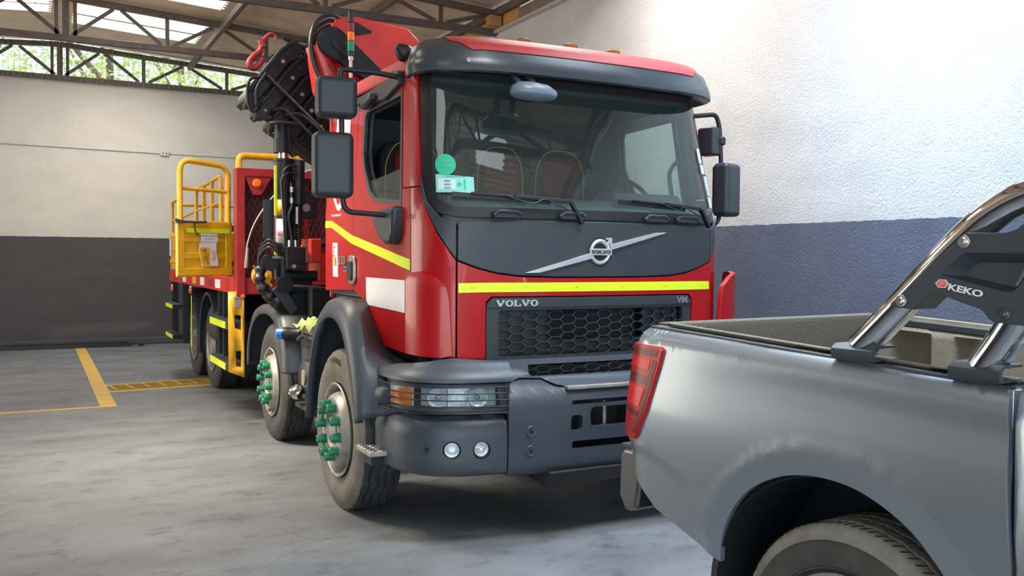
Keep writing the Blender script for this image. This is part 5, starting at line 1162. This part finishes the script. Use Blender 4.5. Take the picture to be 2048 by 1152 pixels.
# signal tower on its pole behind the cab
bx, by = -.83, 2.28
bm = cyl(B(), (bx, by, 2.2), (bx, by, 3.14), .013); cyl(bm, (bx, by, 3.14), (bx, by, 3.17), .02); pole = mk('signal_pole', bm, 'galv', TR)
for z0, z1, m_, r in ((3.17, 3.205, 'black', .027), (3.205, 3.29, mat('green_lamp', (.0, .22, .10), .25, 0, .4), .027), (3.29, 3.36, 'orange', .027), (3.36, 3.43, mat('dark_red_lamp', (.22, .01, .02), .25, 0, .4), .027), (3.43, 3.52, 'black', .024)):
    bm = cyl(B(), (bx, by, z0), (bx, by, z1-.003), r, seg=20); mk('signal_lamp' if m_ != 'black' else 'signal_cap', bm, m_, pole, bev=.003)
# rag on the tank
random.seed(5)
bm = B(); n = 14; vs = []
for i in range(n):
    row = []
    for j in range(n):
        u, v = i/(n-1)-.5, j/(n-1)-.5
        row.append(bm.verts.new((-1.15+u*.20+.02*sin(v*9), 2.16+v*.34+.03*sin(u*8), 1.11+.022*sin(u*17+v*9)+.018*sin(v*23-u*6)+.012*random.random()-(.10*max(0, -u-.25)*2))))
    vs.append(row)
for i in range(n-1):
    for j in range(n-1): bm.faces.new((vs[i][j], vs[i+1][j], vs[i+1][j+1], vs[i][j+1]))
tag(mk('cloth_rag', bm, 'rag', solid=.004, ang=80), 'crumpled pale green cloth lying on the tank between the two front wheels', 'rag')
# ------------------------------------------------------------------ pickup
PU = thing('pickup_truck', 'blue-grey pickup with open cargo bed, red tail lamp and chrome roll bar in the foreground', 'pickup', (-1.0321, -1.8843, 0), -1.4742)
AC = Vector((.85, .50))
def ztop(a): return 1.369-.047*a
def sm_(t): t = max(0, min(1, t)); return t*t*(3-2*t)
_bt = curve([(0, .060, 0), (.018, .026, 0), (.05, .006, 0), (.14, -.006, 0), (.30, -.026, 0), (.45, -.028, 0), (.65, -.014, 0), (.95, .012, 0)], 12)
_bd = [p.x for p in _bt]; _bb = [p.y for p in _bt]
def spl(d): return interp(d, _bd, _bb)
def bside(a, z):
    d = ztop(a)-z
    b = spl(d)
    # concave line under the shoulder that deepens towards the cab
    b += .008*sm_((a-.25)/.6)*math.exp(-((d-.12)/.05)**2)
    r = (Vector((a, z))-AC).length
    if r < .575 and z > .3: b += .13*(.575-r)-.004*sm_((.575-r)/.01)
    e = max(0, .03-a)/.12
    b += .038*e*e
    if a < .36:
        ln = interp(a, [-.1, -.066, .1, .23, .30, .34], [.945, .935, .905, .86, .78, .65])
        b += .016*sm_((ln-z)/.022)*sm_((.345-a)/.03)
    return b
def SD(a, z, o=0): return Vector((a, bside(a, z)-o, z))
archp = [(.398, .60), (.41, .68), (.44, .755), (.486, .822), (.54, .877), (.61, .922), (.70, .958), (.80, .975), (.90, .972), (.97, .957), (1.05, .925), (1.12, .882), (1.20, .80), (1.255, .71), (1.29, .60), (1.30, .45)]
archc = [(p.x, p.y) for p in curve([(a, b, 0) for a, b in archp], 4)]
side_o = [(-.012, 1.366), (-.04, 1.315), (-.062, 1.28), (-.094, .96), (-.08, .90), (-.055, .84), (-.03, .79), (.077, .705), (.24, .65)] + archc + [(1.392, .45), (1.384, .85), (1.350, 1.22), (1.345, 1.303)] + [(1.345-1.345*k/12, ztop(1.345-1.345*k/12)) for k in range(1, 12)]
sidep = panel('bed_side', side_o[::-1], SD, 'navy', PU, th=.02, step=(.022, .022), bev=.003, ang=55)
# far side panel, simple mirror
WB = 1.47
def SF(a, z, o=0): return Vector((a, WB-bside(a, z)+o, z))
panel('bed_side', side_o[::-1], SF, 'navy', PU, th=.02, step=(.06, .06), bev=.003, ang=55)
# rail caps, liner
for b0, b1 in ((.045, .125), (WB-.125, WB-.045)):
    bm = B(); v = [bm.verts.new((a, b, ztop(a)+dz)) for a in (-.01, 1.345) for b in (b0, b1) for dz in (-.03, .0)]
    for f in ((0,1,3,2),(4,6,7,5),(0,4,5,1),(2,3,7,6),(0,2,6,4),(1,5,7,3)): bm.faces.new([v[i] for i in f])
    mk('bed_rail', bm, 'keko', PU, bev=.004)
def LW(sg, name):
    bm = B(); na, nz_ = 150, 16; g_ = []
    for i in range(na+1):
        a = .05+(1.32-.05)*i/na; row = []
        ph = (a-.05)/.30; q = ph-math.floor(ph); pocket = sm_((q-.18)/.14)*sm_((.88-q)/.14)
        for j in range(nz_+1):
            z = .985+(ztop(a)+.002-.985)*j/nz_; zz = (z-.985)/.36
            dp = .05*pocket*sm_((zz-.22)/.25)*sm_((.90-zz)/.08)
            inn = .135 - dp + .02*sm_((.15-zz)/.15)-(.03 if zz > .93 else 0)
            row.append(bm.verts.new((a, inn if sg < 0 else WB-inn, z+(.012 if zz > .97 else 0))))
        # lip over the rail
        row.append(bm.verts.new((a, .075 if sg < 0 else WB-.075, ztop(a)+.016)))
        g_.append(row)
    for i in range(na):
        for j in range(nz_+1): bm.faces.new((g_[i][j], g_[i+1][j], g_[i+1][j+1], g_[i][j+1]))
    return mk(name, bm, 'liner', PU, solid=.006, ang=60)
LW(-1, 'bed_liner_wall'); LW(1, 'bed_liner_wall')
bm = B(); na = 120; g_ = []
for j in range(na+1):
    b = .37+(WB-.74)*j/na; q = (b/.09) % 1; g_.append([bm.verts.new((a, b, .845+.014*sm_((q-.3)/.1)*sm_((.8-q)/.1))) for a in (.04, 1.33)])
for j in range(na): bm.faces.new((g_[j][0], g_[j][1], g_[j+1][1], g_[j+1][0]))
for b0, b1 in ((.10, .38), (WB-.10, WB-.38)):
    v = [bm.verts.new(p) for p in ((.04, b0, .985), (1.33, b0, .985), (1.33, b1, .985), (.04, b1, .985), (1.33, b1, .845), (.04, b1, .845))]
    bm.faces.new(v[:4]); bm.faces.new((v[3], v[2], v[4], v[5]))
mk('bed_liner_floor', bm, 'liner', PU, solid=.01)
bm = B(); g_ = []
for j in range(na+1):
    b = .10+(WB-.20)*j/na; q = (b/.32) % 1; dp = .035*sm_((q-.15)/.12)*sm_((.85-q)/.12)
    g_.append([bm.verts.new((1.30+dp*s_, b, z)) for z, s_ in ((.84, 0), (.95, 0), (1.02, 1), (1.22, 1), (1.27, 0), (1.312, 0), (1.318, 1))])
for j in range(na):
    for k in range(6): bm.faces.new((g_[j][k], g_[j][k+1], g_[j+1][k+1], g_[j+1][k]))
mk('bed_liner_front', bm, 'liner', PU, solid=.01, ang=60)
bm = B(); box2(bm, (1.332, .03, .62), (1.35, WB-.03, 1.30)); mk('bed_front_panel', bm, 'navy', PU, bev=.004)
# tailgate
bm = prism(B(), [(-.055, .90), (-.06, 1.28), (-.035, 1.345), (-.01, 1.368), (.035, 1.368), (.04, 1.35), (.04, .86)], lambda u, v, t: Vector((u, t, v)), .07, WB-.07); tg_ = mk('tailgate', bm, 'navy', PU, bev=.006)
bm = prism(B(), [(.04, .88), (.052, .88), (.052, 1.36), (.045, 1.378), (-.03, 1.378), (-.03, 1.368), (.04, 1.368)], lambda u, v, t: Vector((u, t, v)), .10, WB-.10)
for b0, b1 in ((.2, .6), (.65, .85), (.9, 1.3)): box2(bm, (.05, b0, .95), (.064, b1, 1.22))
mk('tailgate_liner', bm, 'shadeliner', tg_, bev=.008)
bm = B()
for bb in (.09, WB-.10): box2(bm, (.03, bb, 1.31), (.065, bb+.02, 1.365))
mk('tailgate_catch', bm, 'black', tg_)
# tail lamp
def tl(name, ol, m, off, par=PU, th=.02, bev=.004): return panel(name, ol, SD, m, par, off=off, th=th, step=(.03, .03), bev=bev, ang=60)
T0 = [(-.058, 1.303), (.098, 1.300), (.114, 1.288), (.104, 1.24), (.06, 1.07), (.01, .965), (-.005, .951), (-.085, .955), (-.093, .975), (-.075, 1.15), (-.063, 1.28)]
lampo = tl('tail_lamp', T0[::-1], 'tail', .012, th=.03, bev=.008)
tl('lamp_band', [(-.055, 1.29), (.095, 1.288), (.088, 1.262), (-.058, 1.268)][::-1], 'taild', .0135, lampo, .002, 0)
tl('lamp_band', [(-.064, 1.20), (.083, 1.185), (.076, 1.155), (-.067, 1.168)][::-1], 'taild', .0135, lampo, .002, 0)
tl('lamp_band', [(.073, 1.25), (.095, 1.245), (.052, 1.07), (.008, .975), (-.010, .978), (.03, 1.07)][::-1], 'taild', .0137, lampo, .002, 0)
tl('lamp_segment', [(-.062, 1.158), (.045, 1.145), (.022, 1.075), (-.071, 1.085)][::-1], 'tailb', .014, lampo, .002, 0)
tl('lamp_segment', [(-.056, 1.255), (.06, 1.25), (.055, 1.215), (-.06, 1.222)][::-1], 'tailb', .0138, lampo, .002, 0)
tl('lamp_band', [(-.075, 1.068), (.018, 1.058), (.012, 1.04), (-.077, 1.05)][::-1], 'taild', .0138, lampo, .002, 0)
# rear bumper
bm = prism(B(), [(-.17, .70), (-.165, .86), (-.14, .89), (-.03, .89), (-.03, .84), (-.06, .66), (-.13, .64)], lambda u, v, t: Vector((u, t, v)), .03, WB-.03); rb_ = mk('rear_bumper', bm, mat('dull_bumper_metal', (.16, .16, .165), .3, .9), PU, bev=.02, seg=3)
bm = B(); box2(bm, (-.165, .04, .885), (-.02, WB-.04, .902)); mk('bumper_tread', bm, 'keko', rb_, bev=.005)
bm = B(); box2(bm, (-.05, .10, .68), (.06, WB-.10, .80)); mk('bumper_bracket', bm, 'dark', PU)
# roll bar
def q_(a, z, b=.07): return Vector((2.557-(2.557-a)*(b+2.253)/2.253, b, 1.622+(z-1.622)*(b+2.253)/2.253))
main = [q_(.935, 1.375), q_(1.06, 1.50), q_(1.20, 1.645), q_(1.30, 1.733), q_(1.40, 1.782), q_(1.52, 1.80)]
for far in (0, 1):
    def mb(v): return Vector((v.x, WB-v.y, v.z)) if far else v
    bm = tube(B(), [mb(p) for p in curve(main, 8)], .043, 20); mk('roll_bar_tube', bm, 'chrome', PU)
    bm = tube(B(), [mb(p) for p in curve([q_(1.29, 1.35), q_(1.36, 1.46), q_(1.43, 1.60), q_(1.52, 1.80)], 8)], .043, 20); mk('roll_bar_strut', bm, 'chrome', PU)
    for (a, z) in ((.93, 1.372), (1.29, 1.350)):
        c = mb(Vector((2.557-(2.557-a)*1.02, .045, z)))
        sg = -1 if far else 1
        bm = prism(B(), [(-.02, -.008), (.10, -.008), (.10, .0), (.0, .0), (-.012, .01), (-.012, .022), (.0, .03), (.085, .03), (.085, .038), (-.005, .038), (-.026, .024), (-.026, .004)], lambda u, v, t: Vector((c.x+t, c.y+sg*u, ztop(c.x)+.008+v)), -.085, .055); mk('roll_bar_foot', bm, 'keko', PU, bev=.002)
bm = tube(B(), [q_(1.52, 1.80), q_(1.52, 1.80)+Vector((.02, .12, .03)), Vector((1.47, WB-.19, 1.83)), Vector((1.45, WB-.07, 1.80))], .043, 20, fr=.08); mk('roll_bar_top', bm, 'chrome', PU)
cov = [(1.017, 1.492), (1.022, 1.503), (1.222, 1.684), (1.236, 1.692), (1.335, 1.690), (1.36, 1.698), (1.42, 1.745), (1.50, 1.76), (1.52, 1.72), (1.47, 1.60), (1.405, 1.475), (1.39, 1.462), (1.312, 1.466), (1.298, 1.474), (1.278, 1.497), (1.215, 1.515), (1.165, 1.532), (1.140, 1.531), (1.118, 1.512), (1.098, 1.490), (1.09, 1.487)]
rec = [(1.172, 1.583), (1.178, 1.594), (1.222, 1.634), (1.235, 1.638), (1.40, 1.638), (1.405, 1.62), (1.37, 1.56), (1.355, 1.545), (1.335, 1.545)]
c2 = [q_(a, z, .02) for a, z in cov]; cv = [(p.x, p.z) for p in c2]; rc = [(q_(a, z, .02).x, q_(a, z, .02).z) for a, z in rec]
ccx = sum(p[0] for p in rc)/len(rc); ccz = sum(p[1] for p in rc)/len(rc)
def CV(a, z, o=0): return Vector((a, .02-o, z))
cvp = panel('roll_bar_cover', cv[::-1], CV, 'keko', PU, holes=[rc], th=.10, step=(5, 5), bev=.010, ang=30)
bm = B(); inn = [(ccx+(a-ccx)*.72+.008, ccz+(z-ccz)*.62-.006) for a, z in rc]
q1 = [bm.verts.new((a, .0205, z)) for a, z in rc]; q2 = [bm.verts.new((a, .048, z)) for a, z in inn]
for i in range(len(q1)): j = (i+1) % len(q1); bm.faces.new((q1[i], q1[j], q2[j], q2[i]))
bm.faces.new(q2); mk('cover_recess', bm, 'keko', cvp, ang=25)
for a, z in ((1.054, 1.509), (1.229, 1.669), (1.336, 1.490)):
    p = q_(a, z, .02); bm = lathe(B(), [(0, .017), (.003, .016), (.002, .012), (.006, .009), (.006, .004), (.003, .0)], (p.x, .02, p.z), (0, -1, 0), 24, cap=False); mk('cover_screw', bm, 'steel' if a < 1.3 else 'visor', cvp)
p0 = q_(1.186, 1.545, .018); xd = (q_(1.268, 1.530, .018)-p0).normalized(); yd = Vector((.28, 0, 1)).normalized()
text('cover_lettering', 'KEKO', .017, p0+Vector((0, -.0005, 0)), xd, yd, 'white', cvp, ext=-.001, xs=1.55, bold=.03)
hx_ = [Vector((.019*cos(pi*k/3), 0, .0125*sin(pi*k/3))) for k in range(6)]; hc = q_(1.171, 1.5595, .018)
bm = B(); v1 = [bm.verts.new(hc+h) for h in hx_]; v2 = [bm.verts.new(hc+h+Vector((0, .004, 0))) for h in hx_]; bm.faces.new(v1)
for i in range(6): j = (i+1) % 6; bm.faces.new((v1[i], v1[j], v2[j], v2[i]))
hxo = mk('hexagon_mark', bm, 'white', cvp)
bm = B(); bm.faces.new([bm.verts.new(hc+h*.82+Vector((0, -.0006, 0))) for h in hx_]); mk('hexagon_fill', bm, mat('red_orange_print', (.75, .09, .04), .5), hxo)
bm = B()
for d0, d1 in ((Vector((-.008, 0, .004)), Vector((.006, 0, .004))), (Vector((-.008, 0, -.003)), Vector((.008, 0, .001)))): bar(bm, hc+d0+Vector((0, -.001, 0)), hc+d1+Vector((0, -.001, 0)), .003, .001)
mk('hexagon_symbol', bm, 'white', hxo)
# wheels
def pwheel(a, near):
    t = mk('tyre', tyre_bm(.415, .285, .225, seg=192, k=64, n_gr=4, gd=.009, lug=.006, zig=.0035), 'puretyre', PU, loc=(a, .035 if near else WB-.035, .415))
    t.rotation_euler = (0, 0, pi/2 if near else -pi/2)
    mk('rim', lathe(B(), [(.03, .275), (-.002, .290), (-.006, .284), (.0, .272), (.03, .262), (.05, .20), (.02, .08), (.01, .04), (.01, 0)], (0, 0, 0), (1, 0, 0), 48, cap=False), 'black', t, solid=.005)
    mk('sidewall_band', lathe(B(), [(-.0035, .290), (-.0075, .30), (-.0085, .335), (-.0075, .362), (-.002, .368)], (0, 0, 0), (1, 0, 0), 72, cap=False), 'rubber', t)
    bm = B()
    # sipes across the tread
    for i in range(96):
        q = 2*pi*i/96; R2 = .4155
        for x0, x1, tw_ in ((.022, .062, .03), (.205, .24, -.03)):
            bar(bm, (x0, R2*cos(q), R2*sin(q)), (x1, R2*cos(q+tw_), R2*sin(q+tw_)), .0035, .002)
        bar(bm, (.10, R2*cos(q+.02), R2*sin(q+.02)), (.118, R2*cos(q+.04), R2*sin(q+.04)), .003, .002); bar(bm, (.15, R2*cos(q), R2*sin(q)), (.165, R2*cos(q-.02), R2*sin(q-.02)), .003, .002)
    mk('tread_sipes', bm, 'black', t)['kind'] = 'stuff'; return t
for a in (.87, 3.9):
    pwheel(a, True); pwheel(a, False)
text('tyre_lettering', 'LTX', .022, (0, 0, 0), (1, 0, 0), (0, 0, 1), 'steel', PU, ext=0, f=lambda x, y: Vector((.87-(.30+y)*sin(.12-x/.30), .0285, .415+(.30+y)*cos(.12-x/.30))))
# wheel housing
for s in (0, 1):
    bm = B(); rr = []
    for b, q in ((.014, .50), (.008, .474), (.36, .474)):
        rr.append([bm.verts.new((.85+q*cos(t), (WB-b) if s else b, .50+q*sin(t))) for t in [rad(-8+196*k/24) for k in range(25)]])
    for k in (0, 1):
        for i in range(24): bm.faces.new((rr[k][i], rr[k][i+1], rr[k+1][i+1], rr[k+1][i]))
    bm.faces.new(rr[2])
    mk('wheel_housing', bm, 'black', PU, solid=.004)
bm = B(); box2(bm, (-.05, .40, .50), (5.0, .55, .62)); box2(bm, (-.05, WB-.55, .50), (5.0, WB-.40, .62)); cyl(bm, (.87, .25, .415), (.87, WB-.25, .415), .05); cyl(bm, (3.9, .25, .415), (3.9, WB-.25, .415), .05); mk('pickup_chassis', bm, 'dark', PU)
# cab
def CB(far):
    def f(a, z, o=0):
        b = interp(z, [.40, .6, .95, 1.25, 1.31, 1.78], [.012, -.02, -.03, 0, .03, .20])
        b += .02*sm_((1.405-a)/.03)
        return Vector((a, (WB-b+o) if far else (b-o), z))
    return f
co_ = [(1.385, .42), (1.385, .85), (1.362, 1.22), (1.360, 1.31), (1.42, 1.34), (1.55, 1.74), (1.70, 1.78), (2.75, 1.78), (3.45, 1.32), (3.45, .42)]
wn = [(1.60, 1.36), (1.68, 1.68), (2.70, 1.70), (3.15, 1.36)]
for far in (False, True):
    cp_ = panel('cab_body_side', co_[::-1], CB(far), 'navy', PU, holes=[wn], th=.02, step=(.1, .08), bev=.004, ang=50)
    panel('side_window', wn[::-1], CB(far), 'glass', cp_, off=-.01, th=.004, step=(.2, .1), bev=0)
    fa = [(3.46, 1.30), (3.46, .45), (3.48, .60), (3.55, .80), (3.75, .92), (3.95, .93), (4.15, .86), (4.28, .70), (4.32, .50), (4.62, .50), (4.66, .85), (4.55, 1.10), (4.1, 1.22)]
    panel('front_fender', fa, CB(far), 'navy', PU, th=.02, step=(.1, .08), bev=.004, ang=50)
bm = B()
secs = [[Vector((a, b, z+.03*sin(pi*(b-.2)/(WB-.4)))) for b in [.20+(WB-.40)*k/8 for k in range(9)]] for a, z in ((1.55, 1.74), (1.70, 1.785), (2.2, 1.80), (2.75, 1.775))]
loft(bm, secs); mk('cab_roof_panel', bm, 'navy', PU, solid=.02, ang=60)
bm = B(); loft(bm, [[Vector((a, b, z)) for b in (.03+q, WB-.03-q)] for a, z, q in ((1.40, .5, 0), (1.40, 1.34, 0), (1.42, 1.345, .02), (1.47, 1.45, .06))]); mk('cab_back_panel', bm, 'navy', PU, solid=.02)
bm = B(); loft(bm, [[Vector((a, b, z)) for b in (.03+q, WB-.03-q)] for a, z, q in ((1.47, 1.45, .06), (1.55, 1.74, .17))]); mk('rear_window', bm, 'glass', PU, solid=.004)
bm = B(); loft(bm, [[Vector((a, b, z)) for b in (.03+q, WB-.03-q)] for a, z, q in ((2.75, 1.775, .18), (3.45, 1.32, .03))]); mk('front_window', bm, 'glass', PU, solid=.004)
bm = B(); loft(bm, [[Vector((a, .03+(WB-.06)*k/8, z+.04*sin(pi*k/8))) for k in range(9)] for a, z in ((3.45, 1.31), (4.1, 1.22), (4.55, 1.10), (4.66, .85), (4.70, .50))]); mk('bonnet', bm, 'navy', PU, solid=.02, ang=50)
bm = B(); box2(bm, (1.43, .08, .55), (3.4, WB-.08, .70)); mk('cab_interior_floor', bm, 'dark', PU)
